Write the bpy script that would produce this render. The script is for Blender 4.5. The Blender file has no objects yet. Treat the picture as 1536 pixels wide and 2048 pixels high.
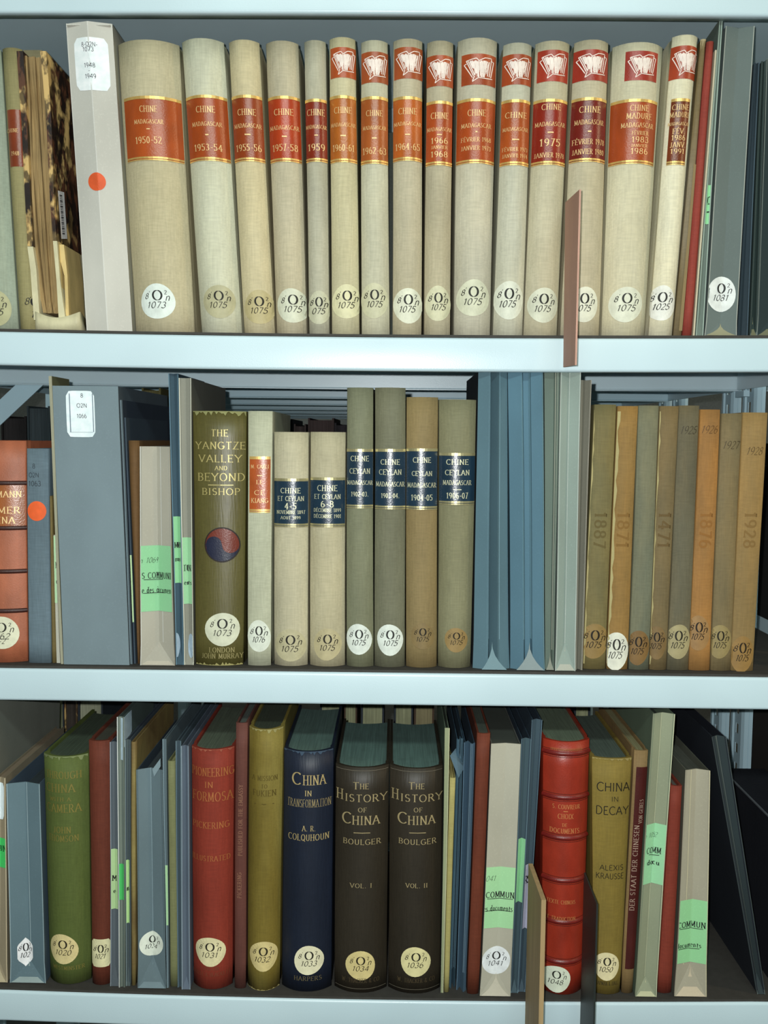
import bpy, bmesh, math, random
from mathutils import Vector, Matrix

# ------------------------------------------------------------------ camera, world, flash, exposure
S = bpy.context.scene
C = S.collection
F = 1900.0                 # focal length in pixels of the 1536 x 2048 frame
D = 0.909                  # distance from the lens to the front of the shelves
ZC = 1.35                  # height of the lens
PITCH, ROLL, YAW = math.radians(4.35), math.radians(0.55), math.radians(-0.6)
EYE = Vector((0, 0, ZC))
FW = Vector((math.sin(YAW)*math.cos(PITCH), math.cos(YAW)*math.cos(PITCH), -math.sin(PITCH)))
_r = FW.cross(Vector((0, 0, 1))).normalized()
_u = _r.cross(FW)
RT = _r*math.cos(ROLL) + _u*math.sin(ROLL)
UP = -_r*math.sin(ROLL) + _u*math.cos(ROLL)
cd = bpy.data.cameras.new('camera')
cam = bpy.data.objects.new('camera', cd)
C.objects.link(cam)
cd.sensor_fit = 'VERTICAL'
cd.sensor_height = 36.0
cd.lens = F/2048*36.0
cd.clip_start = 0.01
m = Matrix((RT, UP, -FW)).transposed().to_4x4()
m.translation = EYE
cam.matrix_world = m
S.camera = cam

w = bpy.data.worlds.new('world')
S.world = w
w.use_nodes = True
w.node_tree.nodes['Background'].inputs[0].default_value = (0.55, 0.8, 0.75, 1)
w.node_tree.nodes['Background'].inputs[1].default_value = 0.035

FLASH = Vector((-0.016, 0.0, ZC+0.013))          # the phone's lamp, beside the lens
ld = bpy.data.lights.new('phone_flash', 'POINT')
ld.energy = 26.5
ld.color = (0.985, 1.0, 0.995)
ld.shadow_soft_size = 0.0035
lo = bpy.data.objects.new('phone_flash', ld)
lo.location = FLASH
C.objects.link(lo)
# fill light added over the aisle, a warm fluorescent lamp further down on the right


def area_light(name, loc, aim, power, col, sx, sy):
    ad = bpy.data.lights.new(name, 'AREA')
    ad.shape = 'RECTANGLE'
    ad.size, ad.size_y = sx, sy
    ad.energy = power
    ad.color = col
    ao = bpy.data.objects.new(name, ad)
    ao.location = loc
    ao.rotation_euler = (Vector(aim)-Vector(loc)).to_track_quat('-Z', 'Y').to_euler()
    C.objects.link(ao)


area_light('aisle_fill', (0.1, -0.75, 2.3), (0.1, 0.9, 0.6), 15.0, (0.85, 1.0, 0.93), 1.2, 0.12)
area_light('warm_tube', (1.75, 0.25, 2.25), (0.2, 0.95, 1.5), 7.0, (1.0, 0.78, 0.48), 0.12, 0.9)
S.view_settings.view_transform = 'Standard'
S.view_settings.look = 'None'
S.view_settings.exposure = 0.0
S.view_settings.gamma = 1.0
S.view_settings.use_curve_mapping = False

# ------------------------------------------------------------------ helpers
rnd = random.Random(7)


def at(px, py, Y):
    """point at depth Y that the lens sees at a pixel"""
    d = FW + RT*((px-768)/F) - UP*((py-1024)/F)
    return EYE + d*(Y/d.y)


def mpp(Y):
    return Y/F*1.0


def lin(c):
    c = c/255.0
    return c/12.92 if c <= 0.04045 else ((c+0.055)/1.055)**2.4


def albedo(rgb, p, grey=.04):
    """surface colour that the flash turns into rgb at point p (front facing)"""
    v = p-FLASH
    d = v.length
    e = 1.18*(D*D)*(v.y/d)/(d*d)+.17
    v = [lin(c)/e for c in rgb]
    g = .3*v[0]+.6*v[1]+.1*v[2]
    return tuple(min(0.9, max(0.003, x+(g-x)*grey)) for x in v)


MATS = {}


def new_mat(name):
    mt = bpy.data.materials.new(name)
    mt.use_nodes = True
    nt = mt.node_tree
    b = nt.nodes['Principled BSDF']
    return mt, nt, b


def mix(nt, a, b, fac, mode='MIX'):
    n = nt.nodes.new('ShaderNodeMix')
    n.data_type = 'RGBA'
    n.blend_type = mode
    for sock, v in ((n.inputs[6], a), (n.inputs[7], b), (n.inputs[0], fac)):
        if hasattr(v, 'links') or isinstance(v, bpy.types.NodeSocket):
            nt.links.new(v, sock)
        elif isinstance(v, (int, float)):
            sock.default_value = v
        else:
            sock.default_value = (*v[:3], 1)
    return n.outputs[2]


def noise(nt, scale, sxyz=(1, 1, 1), detail=3, lo=0.3, hi=0.7, rough=0.55):
    tc = nt.nodes.new('ShaderNodeTexCoord')
    mp = nt.nodes.new('ShaderNodeMapping')
    mp.inputs['Scale'].default_value = sxyz
    oi = nt.nodes.new('ShaderNodeObjectInfo')
    ad = nt.nodes.new('ShaderNodeVectorMath')
    ad.operation = 'MULTIPLY_ADD'
    nt.links.new(oi.outputs['Location'], ad.inputs[0])
    ad.inputs[1].default_value = (3.1, 5.7, 1.0)
    nt.links.new(tc.outputs['Object'], ad.inputs[2])
    nt.links.new(ad.outputs[0], mp.inputs['Vector'])
    n = nt.nodes.new('ShaderNodeTexNoise')
    n.inputs['Scale'].default_value = scale
    n.inputs['Detail'].default_value = detail
    n.inputs['Roughness'].default_value = rough
    nt.links.new(mp.outputs[0], n.inputs['Vector'])
    r = nt.nodes.new('ShaderNodeMapRange')
    r.inputs[1].default_value = lo
    r.inputs[2].default_value = hi
    nt.links.new(n.outputs['Fac'], r.inputs[0])
    return r.outputs[0]


def bump(nt, b, h, dist, strength=0.5):
    n = nt.nodes.new('ShaderNodeBump')
    n.inputs['Strength'].default_value = strength
    n.inputs['Distance'].default_value = dist
    nt.links.new(h, n.inputs['Height'])
    nt.links.new(n.outputs[0], b.inputs['Normal'])


def sc(c, k):
    return tuple(min(0.95, x*k) for x in c)


def cloth(c, old=0.5, stain=None, rough=.72, spec=.25):
    """book cloth: crossed threads, mottled with age"""
    key = ('cloth', c, old, stain, rough)
    if key in MATS:
        return MATS[key]
    mt, nt, b = new_mat('book_cloth')
    warm = (min(.95, c[0]*1.06), c[1]*1.0, c[2]*0.86)
    base = mix(nt, sc(c, 0.84), sc(c, 1.12), noise(nt, 28, (1, 1, .35), 4))
    base = mix(nt, base, stain or warm, mixfac(nt, noise(nt, 11, (2.2, 1, .6), 4, .42, .75), old))
    th1 = noise(nt, 620, (1, 1, .10), 1, .2, .8)
    th2 = noise(nt, 620, (.10, 1, 1), 1, .2, .8)
    base = mix(nt, base, mix(nt, (.8, .8, .8), (1.2, 1.2, 1.2), th1), .4, 'MULTIPLY')
    base = mix(nt, base, mix(nt, (.8, .8, .8), (1.2, 1.2, 1.2), th2), .4, 'MULTIPLY')
    nt.links.new(base, b.inputs['Base Color'])
    b.inputs['Roughness'].default_value = rough
    b.inputs['Specular IOR Level'].default_value = spec
    bump(nt, b, th1, 0.0003, .4)
    MATS[key] = mt
    return mt


def mixfac(nt, s, k):
    n = nt.nodes.new('ShaderNodeMath')
    n.operation = 'MULTIPLY'
    nt.links.new(s, n.inputs[0])
    n.inputs[1].default_value = k
    return n.outputs[0]


def leather(c, rough=0.42, spec=0.5, var=.5):
    key = ('leather', c, rough, spec, var)
    if key in MATS:
        return MATS[key]
    mt, nt, b = new_mat('leather')
    base = mix(nt, sc(c, 0.8), sc(c, 1.15), noise(nt, 60, (1, 1, .5), 4))
    base = mix(nt, base, sc(c, 1.5), mixfac(nt, noise(nt, 260, (1, 1, 1), 3, .62, .8), var))
    nt.links.new(base, b.inputs['Base Color'])
    b.inputs['Roughness'].default_value = rough
    b.inputs['Specular IOR Level'].default_value = spec
    bump(nt, b, noise(nt, 700, (1, 1, 1), 2), 0.0002, .3)
    MATS[key] = mt
    return mt


def card(c, rough=0.8, var=.12):
    key = ('card', c, rough, var)
    if key in MATS:
        return MATS[key]
    mt, nt, b = new_mat('card')
    base = mix(nt, sc(c, 1-var), sc(c, 1+var*.8), noise(nt, 14, (1, 1, .5), 3))
    base = mix(nt, base, sc(c, 1.18), mixfac(nt, noise(nt, 500, (1, 1, 1), 2, .55, .8), .5))
    nt.links.new(base, b.inputs['Base Color'])
    b.inputs['Roughness'].default_value = rough
    b.inputs['Specular IOR Level'].default_value = 0.3
    bump(nt, b, noise(nt, 18, (1, 1, .3), 2), 0.0015, .25)
    MATS[key] = mt
    return mt


def plain(name, c, rough=0.6, metal=0.0, spec=.4):
    key = (name, c, rough, metal)
    if key in MATS:
        return MATS[key]
    mt, nt, b = new_mat(name)
    base = mix(nt, sc(c, .88), sc(c, 1.1), noise(nt, 120, (1, 1, 1), 3))
    nt.links.new(base, b.inputs['Base Color'])
    b.inputs['Roughness'].default_value = rough
    b.inputs['Metallic'].default_value = metal
    b.inputs['Specular IOR Level'].default_value = spec
    MATS[key] = mt
    return mt


def pages(c):
    key = ('pages', c)
    if key in MATS:
        return MATS[key]
    mt, nt, b = new_mat('page_edges')
    s = noise(nt, 900, (1, .02, .02), 2, .3, .7)
    base = mix(nt, sc(c, .72), sc(c, 1.15), s)
    base = mix(nt, base, sc(c, .6), mixfac(nt, noise(nt, 40, (1, 1, 1), 4, .5, .8), .6))
    nt.links.new(base, b.inputs['Base Color'])
    b.inputs['Roughness'].default_value = 0.85
    bump(nt, b, s, 0.0005, .5)
    MATS[key] = mt
    return mt


def marbled():
    if 'marbled' in MATS:
        return MATS['marbled']
    mt, nt, b = new_mat('marbled_paper')
    n1 = noise(nt, 70, (1, .8, .45), 4, .46, .52, .65)
    n2 = noise(nt, 110, (1, .8, .5), 3, .5, .58)
    base = mix(nt, (.018, .01, .008), (.10, .04, .02), n1)
    base = mix(nt, base, (.62, .42, .16), noise(nt, 55, (1, .9, .5), 4, .52, .6))
    base = mix(nt, base, (.012, .008, .006), mixfac(nt, n2, .8))
    nt.links.new(base, b.inputs['Base Color'])
    b.inputs['Roughness'].default_value = 0.4
    MATS['marbled'] = mt
    return mt


def paint(c, rough=.35):
    key = ('paint', c, rough)
    if key in MATS:
        return MATS[key]
    mt, nt, b = new_mat('steel_paint')
    base = mix(nt, sc(c, .95), sc(c, 1.04), noise(nt, 8, (1, 1, 1), 2))
    nt.links.new(base, b.inputs['Base Color'])
    b.inputs['Roughness'].default_value = rough
    bump(nt, b, noise(nt, 900, (1, 1, 1), 2), 0.0001, .25)
    MATS[key] = mt
    return mt


def wood(c):
    key = ('wood', c)
    if key in MATS:
        return MATS[key]
    mt, nt, b = new_mat('board_wood')
    base = mix(nt, sc(c, .8), sc(c, 1.12), noise(nt, 40, (3, 3, .25), 4))
    nt.links.new(base, b.inputs['Base Color'])
    b.inputs['Roughness'].default_value = 0.7
    MATS[key] = mt
    return mt


GOLD = (.62, .42, .14)


def gilt(c=GOLD, rough=.45, metal=.35):
    return plain('gilt', c, rough, metal, .6)


def ink(c=(.012, .012, .014)):
    return plain('ink', c, .6, 0, .3)


def set_tag(o, label=None, cat=None, group=None, kind=None):
    for k, v in (('label', label), ('category', cat), ('group', group), ('kind', kind)):
        if v:
            o[k] = v
    return o


def empty(name, loc, label, cat, group=None):
    o = bpy.data.objects.new(name, None)
    o.empty_display_size = .01
    C.objects.link(o)
    o.location = loc
    return set_tag(o, label, cat, group)


def mesh_obj(name, vs, fs, mt, parent=None, smooth=None, label=None, loc=None):
    """vs are world points when there is a parent (stored relative to it)"""
    org = parent_origin(parent) if parent else (Vector(loc) if loc else Vector((0, 0, 0)))
    me = bpy.data.meshes.new(name)
    me.from_pydata([tuple(Vector(v)-org) for v in vs], [], fs)
    me.materials.append(mt)
    if smooth:
        for i, p in enumerate(me.polygons):
            p.use_smooth = True if smooth is True else i in smooth
    me.update()
    o = bpy.data.objects.new(name, me)
    C.objects.link(o)
    if parent:
        o.parent = parent
    elif loc:
        o.location = loc
    if label:
        o['label'] = label
    if name in JOINED:
        o['kind'] = 'stuff'
    return o


JOINED = ('lettering', 'gilt_rule', 'tooled_line', 'emblem_drawing', 'barcode', 'crease_highlight', 'frame_line', 'worn_line', 'faded_numerals', 'handwritten_year', 'gilt_ornament')


def parent_origin(p):
    v = Vector((0, 0, 0))
    while p:
        v += p.location
        p = p.parent
    return v


def fix_normals(o):
    bm = bmesh.new()
    bm.from_mesh(o.data)
    bmesh.ops.recalc_face_normals(bm, faces=bm.faces)
    bm.to_mesh(o.data)
    bm.free()
    return o


def box_data(x0, x1, y0, y1, z0, z1):
    vs = [Vector((x, y, z)) for z in (z0, z1) for y in (y0, y1) for x in (x0, x1)]
    return vs, [(0, 1, 5, 4), (1, 3, 7, 5), (3, 2, 6, 7), (2, 0, 4, 6), (4, 5, 7, 6), (0, 2, 3, 1)]


# ------------------------------------------------------------------ lettering drawn with strokes
def arc(cx, cy, rx, ry, a0, a1, n=10):
    return [(cx+rx*math.cos(math.radians(a0+(a1-a0)*i/n)), cy+ry*math.sin(math.radians(a0+(a1-a0)*i/n))) for i in range(n+1)]


G = {
 'A': (.78, [[(0, 0), (.39, 1)], [(.39, 1), (.78, 0)], [(.15, .36), (.63, .36)]]),
 'B': (.62, [[(.08, 0), (.08, 1)], [(.08, 1), (.3, 1)]+arc(.3, .76, .25, .24, 90, -90, 8)+[(.08, .52)], [(.08, .52), (.32, .52)]+arc(.32, .26, .28, .26, 90, -90, 8)+[(.08, 0)]]),
 'C': (.72, [arc(.42, .5, .4, .5, 45, 315, 18)]),
 'D': (.76, [[(.08, 0), (.08, 1)], [(.08, 1), (.28, 1)]+arc(.28, .5, .42, .5, 90, -90, 14)+[(.08, 0)]]),
 'E': (.6, [[(.08, 0), (.08, 1)], [(.08, 1), (.55, 1)], [(.08, .52), (.44, .52)], [(.08, 0), (.57, 0)]]),
 'F': (.56, [[(.08, 0), (.08, 1)], [(.08, 1), (.54, 1)], [(.08, .52), (.43, .52)]]),
 'G': (.78, [arc(.42, .5, .4, .5, 45, 350, 18), [(.48, .44), (.76, .44)], [(.72, .44), (.72, .08)]]),
 'H': (.74, [[(.08, 0), (.08, 1)], [(.66, 0), (.66, 1)], [(.08, .52), (.66, .52)]]),
 'I': (.26, [[(.13, 0), (.13, 1)]]),
 'J': (.44, [[(.34, 1), (.34, .2)]+arc(.2, .2, .14, .2, 0, -150, 6)]),
 'K': (.7, [[(.08, 0), (.08, 1)], [(.62, 1), (.1, .45)], [(.24, .58), (.68, 0)]]),
 'L': (.56, [[(.08, 0), (.08, 1)], [(.08, 0), (.54, 0)]]),
 'M': (.9, [[(.08, 0), (.1, 1)], [(.1, 1), (.45, .12)], [(.45, .12), (.8, 1)], [(.8, 1), (.82, 0)]]),
 'N': (.76, [[(.08, 0), (.08, 1)], [(.08, 1), (.68, 0)], [(.68, 0), (.68, 1)]]),
 'O': (.82, [arc(.41, .5, .38, .5, 0, 360, 24)]),
 'P': (.6, [[(.08, 0), (.08, 1)], [(.08, 1), (.3, 1)]+arc(.3, .74, .26, .26, 90, -90, 8)+[(.08, .48)]]),
 'Q': (.82, [arc(.41, .5, .38, .5, 0, 360, 24), [(.42, .2), (.82, -.14)]]),
 'R': (.68, [[(.08, 0), (.08, 1)], [(.08, 1), (.3, 1)]+arc(.3, .75, .25, .25, 90, -90, 8)+[(.08, .5)], [(.32, .5), (.66, 0)]]),
 'S': (.56, [arc(.28, .75, .22, .25, 30, 230, 10)+[(.28, .5)]+arc(.28, .26, .24, .26, 60, -150, 10)]),
 'T': (.66, [[(.33, 0), (.33, 1)], [(.02, 1), (.64, 1)]]),
 'U': (.74, [[(.1, 1), (.1, .3)]+arc(.37, .3, .27, .3, 180, 360, 10)+[(.64, 1)]]),
 'V': (.76, [[(0, 1), (.38, 0)], [(.38, 0), (.76, 1)]]),
 'W': (1.0, [[(0, 1), (.26, 0)], [(.26, 0), (.5, .9)], [(.5, .9), (.74, 0)], [(.74, 0), (1, 1)]]),
 'X': (.72, [[(.02, 1), (.7, 0)], [(.7, 1), (.02, 0)]]),
 'Y': (.74, [[(.0, 1), (.37, .48)], [(.74, 1), (.37, .48)], [(.37, .48), (.37, 0)]]),
 'Z': (.62, [[(.04, 1), (.58, 1)], [(.58, 1), (.04, 0)], [(.04, 0), (.6, 0)]]),
 '0': (.56, [arc(.28, .5, .24, .5, 0, 360, 18)]),
 '1': (.36, [[(.02, .78), (.2, 1)], [(.2, 1), (.2, 0)]]),
 '2': (.54, [arc(.26, .74, .23, .26, 165, -30, 10)+[(.03, 0)], [(.03, 0), (.52, .02)]]),
 '3': (.54, [arc(.25, .75, .21, .25, 150, -80, 9), arc(.25, .26, .25, .26, 85, -150, 10)]),
 '4': (.58, [[(.42, 1), (.02, .3)], [(.02, .3), (.56, .3)], [(.42, 1), (.42, 0)]]),
 '5': (.54, [[(.12, 1), (.5, 1)], [(.12, 1), (.08, .56)], arc(.24, .31, .26, .31, 125, -150, 11)]),
 '6': (.56, [arc(.4, .45, .35, .55, 95, 190, 8)+arc(.29, .3, .24, .3, 190, 550, 16)]),
 '7': (.5, [[(.02, 1), (.48, 1)], [(.48, 1), (.2, 0)]]),
 '8': (.56, [arc(.28, .76, .2, .24, 0, 360, 14), arc(.28, .27, .25, .27, 0, 360, 14)]),
 '9': (.56, [arc(.27, .7, .24, .3, 0, 360, 16), [(.51, .7)]+arc(.16, .55, .35, .55, 10, -80, 7)]),
 '-': (.4, [[(.06, .42), (.34, .42)]]),
 '.': (.2, [[(.06, .03), (.14, .03)]]),
 '&': (.8, [arc(.36, .78, .18, .22, -40, 220, 12)+[(.76, 0)], arc(.34, .27, .28, .27, 120, 360, 12)]),
 "'": (.16, [[(.1, 1), (.04, .8)]]),
 'o': (.52, [arc(.26, .32, .22, .32, 0, 360, 14)]),
 'c': (.46, [arc(.26, .32, .22, .32, 50, 310, 12)]),
 'e': (.5, [[(.05, .34), (.46, .34)]+arc(.26, .32, .21, .32, 5, 310, 14)]),
 'a': (.5, [arc(.23, .22, .19, .22, 80, 400, 12), [(.42, .0), (.42, .45)]+arc(.24, .45, .18, .19, 0, 150, 6)]),
 'd': (.56, [arc(.25, .32, .21, .32, 0, 360, 14), [(.46, 0), (.46, 1)]]),
 'm': (.86, [[(.08, 0), (.08, .62)], arc(.26, .42, .18, .22, 180, 0, 7)+[(.44, 0)], arc(.62, .42, .18, .22, 180, 0, 7)+[(.8, 0)]]),
 'n': (.56, [[(.08, 0), (.08, .62)], arc(.27, .4, .19, .24, 180, 0, 7)+[(.46, 0)]]),
 'u': (.56, [[(.08, .62), (.08, .2)]+arc(.26, .2, .18, .2, 180, 360, 7)+[(.44, .62)], [(.44, .62), (.46, 0)]]),
 't': (.38, [[(.16, .85), (.16, .12)]+arc(.27, .12, .11, .12, 180, 300, 5), [(.02, .6), (.34, .6)]]),
 's': (.42, [arc(.21, .47, .15, .16, 30, 220, 8)+arc(.21, .17, .17, .17, 70, -150, 8)]),
 'i': (.24, [[(.12, 0), (.12, .62)], [(.12, .85), (.12, .9)]]),
 'r': (.4, [[(.08, 0), (.08, .62)], arc(.28, .38, .2, .24, 180, 60, 6)]),
 ' ': (.4, []),
}
G['É'] = (G['E'][0], G['E'][1]+[[(.22, 1.1), (.42, 1.3)]])


def layout(text, h, style, fit=None, space=.14):
    """-> strokes in local units (u right, v up), centred on (0,0)"""
    x = 0
    out = []
    for ch in text:
        wd, st = G.get(ch, G[' '])
        for s in st:
            out.append([(x+a, b) for a, b in s])
        x += wd+space
    x -= space
    kx = h if fit is None else min(fit/max(x, .01), h*1.6)
    slant = .28 if style == 'hand' else 0
    return [[((a-x/2)*kx+(b-.5)*h*slant, (b-.5)*h) for a, b in s] for s in out], kx/h


def ribbons(strokes, h, style, weight=1.0):
    """-> quads (list of 4 (u,v))"""
    thick, thin, nib = {'serif': (.15, .055, 5), 'sans': (.105, .10, 0), 'bold': (.17, .08, 5),
                        'hand': (.13, .05, 35), 'didone': (.2, .035, 0)}[style]
    thick *= h*weight
    thin *= h*weight
    q = []
    step = min(h*.55, .0016)
    for s in strokes:
        pts = [s[0]]
        for b in s[1:]:
            a = pts[-1]
            L = math.hypot(b[0]-a[0], b[1]-a[1])
            n = max(1, int(L/step))
            for i in range(1, n+1):
                pts.append((a[0]+(b[0]-a[0])*i/n, a[1]+(b[1]-a[1])*i/n))
        n = len(pts)
        sides = []
        for i, p in enumerate(pts):
            a, b = pts[max(0, i-1)], pts[min(n-1, i+1)]
            dx, dy = b[0]-a[0], b[1]-a[1]
            if i == 0 or i == n-1:
                if math.hypot(s[0][0]-s[-1][0], s[0][1]-s[-1][1]) < 1e-6 and n > 3:
                    a, b = pts[-2], pts[1]
                    dx, dy = b[0]-a[0], b[1]-a[1]
            L = math.hypot(dx, dy) or 1
            dx, dy = dx/L, dy/L
            th = math.atan2(dy, dx)
            wd = thin+(thick-thin)*abs(math.sin(th-math.radians(nib)))
            sides.append(((p[0]-dy*wd/2, p[1]+dx*wd/2), (p[0]+dy*wd/2, p[1]-dx*wd/2)))
        for i in range(n-1):
            q.append((sides[i][0], sides[i][1], sides[i+1][1], sides[i+1][0]))
        if style in ('serif', 'bold') and len(s) == 2:
            dx, dy = s[1][0]-s[0][0], s[1][1]-s[0][1]
            for p in (s[0], s[1]):
                if abs(dy) > abs(dx)*.9:
                    if abs(abs(p[1])-h/2) < h*.02:
                        sg = .14*h
                        t = thin*.5
                        q.append(((p[0]-sg, p[1]-t), (p[0]+sg, p[1]-t), (p[0]+sg, p[1]+t), (p[0]-sg, p[1]+t)))
            if abs(dx) > abs(dy)*3:
                p = max(s, key=lambda a: a[0])
                t = thin*.55
                q.append(((p[0]-t, p[1]-.1*h), (p[0]+t, p[1]-.1*h), (p[0]+t, p[1]+.1*h), (p[0]-t, p[1]+.1*h)))
    return q


def text_quads(text, du, dv, h, style='serif', fit=None, weight=1.0, rot=0, space=.14):
    st, k = layout(text, h, style, fit, space)
    q = ribbons(st, h, style, weight*min(1.0, max(.45, k))**.8)
    cr, sr = math.cos(rot), math.sin(rot)
    return [tuple((du+a*cr-b*sr, dv+a*sr+b*cr) for a, b in f) for f in q]


# ------------------------------------------------------------------ shelf levels (height of the sheet's top)
SAG = {0: (ZC+.4235, ZC+.4245), 1: (ZC+.0995, ZC+.0970), 2: (ZC-.2262, ZC-.2262), 3: (ZC-.5545, ZC-.5590)}   # (ends, middle)
LIP = .032
LINER = .0026
XL, XR = -.553, .447
XM, XH = -.008, .38


def shelf_z(k, x):
    a, b = SAG[k]
    t = max(-1, min(1, (x-XM)/XH))
    return b+(a-b)*t*t


def stand_z(k, x):
    return shelf_z(k, x)+LINER


# ------------------------------------------------------------------ a generic upright item: the surface facing us
ITEMS = []


class Item:
    """quad-shaped upright body. top=(xl,xr,y) and bot=(xl,xr) are photo pixels of the spine's outline"""

    def __init__(s, row, top, bot, rec=.012, bulge=.004, depth=.165, prof=None, gus=0, zbot=None, valley=0.0):
        s.row, s.rec, s.bulge, s.depth = row, rec, bulge, depth
        s.Y = D+rec
        ye = s.Y+bulge
        zt = at((top[0]+top[1])/2, top[2], s.Y).z
        yb = (675, 1345, 2000)[row-1] if row else 0
        a, b = at(top[0], top[2], ye), at(top[1], top[2], ye)
        c0, d0 = at(bot[0], yb-8, ye), at(bot[1], yb-8, ye)
        zb = max(stand_z(row, c0.x), stand_z(row, d0.x)) if zbot is None else zbot
        s.zt, s.zb = zt, zb+.0003
        s.H = s.zt-s.zb

        def xz(p, q, z):
            return p.x+(q.x-p.x)*(z-p.z)/(q.z-p.z)
        s.xl = (xz(c0, a, s.zb), xz(c0, a, s.zt))
        s.xr = (xz(d0, b, s.zb), xz(d0, b, s.zt))
        s.prof = prof
        s.gus = gus
        s.valley = valley
        s.base = Vector(((s.xl[0]+s.xr[0])/2, s.Y, s.zb))
        s.mid = Vector((sum(s.xl+s.xr)/4, s.Y, (s.zt+s.zb)/2))
        s.ph = rnd.uniform(0, 6)
        s.clear_neighbours()
        ITEMS.append(s)

    def clear_neighbours(s):
        """keep the left face clear of whatever already stands to the left"""
        for o in ITEMS:
            if o.row != s.row or o.Y+o.depth < s.Y or sum(o.xl+o.xr) > sum(s.xl+s.xr):
                continue
            zc = min(s.zt, o.zt)

            def line(p, q, it, z):
                return p+(q-p)*(z-it.zb)/it.H
            gap = .0008+.026*((o.xr[0]-o.xl[0] if o.gus else 0)+(s.xr[0]-s.xl[0] if s.gus else 0))
            d0 = line(*o.xr, o, s.zb)+gap-s.xl[0]
            d1 = line(*o.xr, o, zc)+.0008-line(*s.xl, s, zc)
            d0, d1 = max(0, d0), max(0, d1)
            if d0 > .02 or d1 > .02:
                continue
            s.xl = (s.xl[0]+d0, s.xl[1]+d1)
            s.xr = (max(s.xr[0], s.xl[0]+.0016), max(s.xr[1], s.xl[1]+.0016))
        s.base = Vector(((s.xl[0]+s.xr[0])/2, s.Y, s.zb))

    def edges(s, z):
        t = (z-s.zb)/s.H
        a = s.xl[0]+(s.xl[1]-s.xl[0])*t
        b = s.xr[0]+(s.xr[1]-s.xr[0])*t
        wob = .0002*math.sin(z*21+s.ph)
        if s.gus and z-s.zb < s.gus:
            k = 1-(z-s.zb)/s.gus
            f = .025*(b-a)*k
            a -= f
            b += f
        return a+wob, b+wob

    def v(s, u, z):
        """depth of the surface behind its foremost line, u in -1..1"""
        if s.prof:
            p = s.prof
            for i in range(len(p)-1):
                if u <= p[i+1][0] or i == len(p)-2:
                    r = (u-p[i][0])/(p[i+1][0]-p[i][0])
                    r = max(0, min(1, r))
                    v = p[i][1]+(p[i+1][1]-p[i][1])*r
                    break
            return v
        if s.valley > 0:
            r = 1-abs(u)
            if s.gus:
                r = min(r, max(0, (z-s.zb)/s.gus))
            return s.valley*r
        if s.valley < 0:
            return -s.valley*abs(u)
        return s.bulge*abs(u)**2.3

    def pt(s, u, z, off=0.0):
        a, b = s.edges(z)
        c, hw = (a+b)/2, (b-a)/2
        x, y = c+u*hw, s.Y+s.v(u, z)
        if off:
            e = .02
            dy = (s.v(min(1, u+e), z)-s.v(max(-1, u-e), z))/((min(1, u+e)-max(-1, u-e))*hw)
            n = math.hypot(1, dy)
            x += off*dy/n
            y -= off/n
        return Vector((x, y, z))

    def loc(s, px, py):
        """photo pixel -> (u metres from the centre line, z)"""
        p = at(px, py, s.Y+s.bulge*.3)
        a, b = s.edges(p.z)
        return p.x-(a+b)/2, p.z

    def at_m(s, du, z, off):
        a, b = s.edges(z)
        hw = (b-a)/2
        u = du/hw
        if abs(u) > 1:
            u2 = max(-1, min(1, u))
            p = s.pt(u2, z, off)
            ov = (abs(u)-1)*hw
            p.y += ov
            return p
        return s.pt(u, z, off)

    # --- pieces laid on the surface
    def patch(s, name, u0, u1, z0, z1, off, mt, parent, nu=14, nz=3, label=None):
        vs, fs = [], []
        for j in range(nz+1):
            z = z0+(z1-z0)*j/nz
            for i in range(nu+1):
                vs.append(s.pt(u0+(u1-u0)*i/nu, z, off))
        for j in range(nz):
            for i in range(nu):
                a = j*(nu+1)+i
                fs.append((a, a+1, a+nu+2, a+nu+1))
        return mesh_obj(name, vs, fs, mt, parent, True, label)

    def quads(s, name, qs, off, mt, parent, label=None):
        vs, fs = [], []
        for q in qs:
            n = len(vs)
            for (du, z) in q:
                vs.append(s.at_m(du, z, off))
            fs.append(tuple(range(n, n+len(q))))
        if not vs:
            return None
        return mesh_obj(name, vs, fs, mt, parent, None, label)

    def disc(s, name, px, py, rx, ry, mt, parent, off=.0005, shape=None):
        du, z = s.loc(px, py)
        k = s.Y/F
        rx, ry = rx*k, ry*k
        N, R = 28, 5
        vs, fs = [s.at_m(du, z, off)], []
        for r in range(1, R+1):
            for i in range(N):
                t = 2*math.pi*i/N
                cx, cy = math.cos(t), math.sin(t)
                if shape == 'rect':
                    p = 9
                    q = (abs(cx)**p+abs(cy)**p)**(-1/p)
                    cx, cy = cx*q, cy*q
                elif shape == 'hex':
                    q = math.cos(math.pi/6)/math.cos(((t+math.pi/6) % (math.pi/3))-math.pi/6)
                    cx, cy = cx*q, cy*q
                elif shape == 'cut':
                    q = 1+.018*math.sin(3*t+px)+.02*math.sin(2*t+py)
                    cx, cy = cx*q, cy*q
                x, y = du+rx*cx*r/R, z+ry*cy*r/R
                vs.append(s.at_m(x, y, off))
        for i in range(N):
            fs.append((0, 1+i, 1+(i+1) % N))
            for r in range(R-1):
                a, b = 1+r*N+i, 1+r*N+(i+1) % N
                fs.append((a, a+N, b+N, b))
        return mesh_obj(name, vs, fs, mt, parent, None), (du, z, rx, ry)


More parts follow.
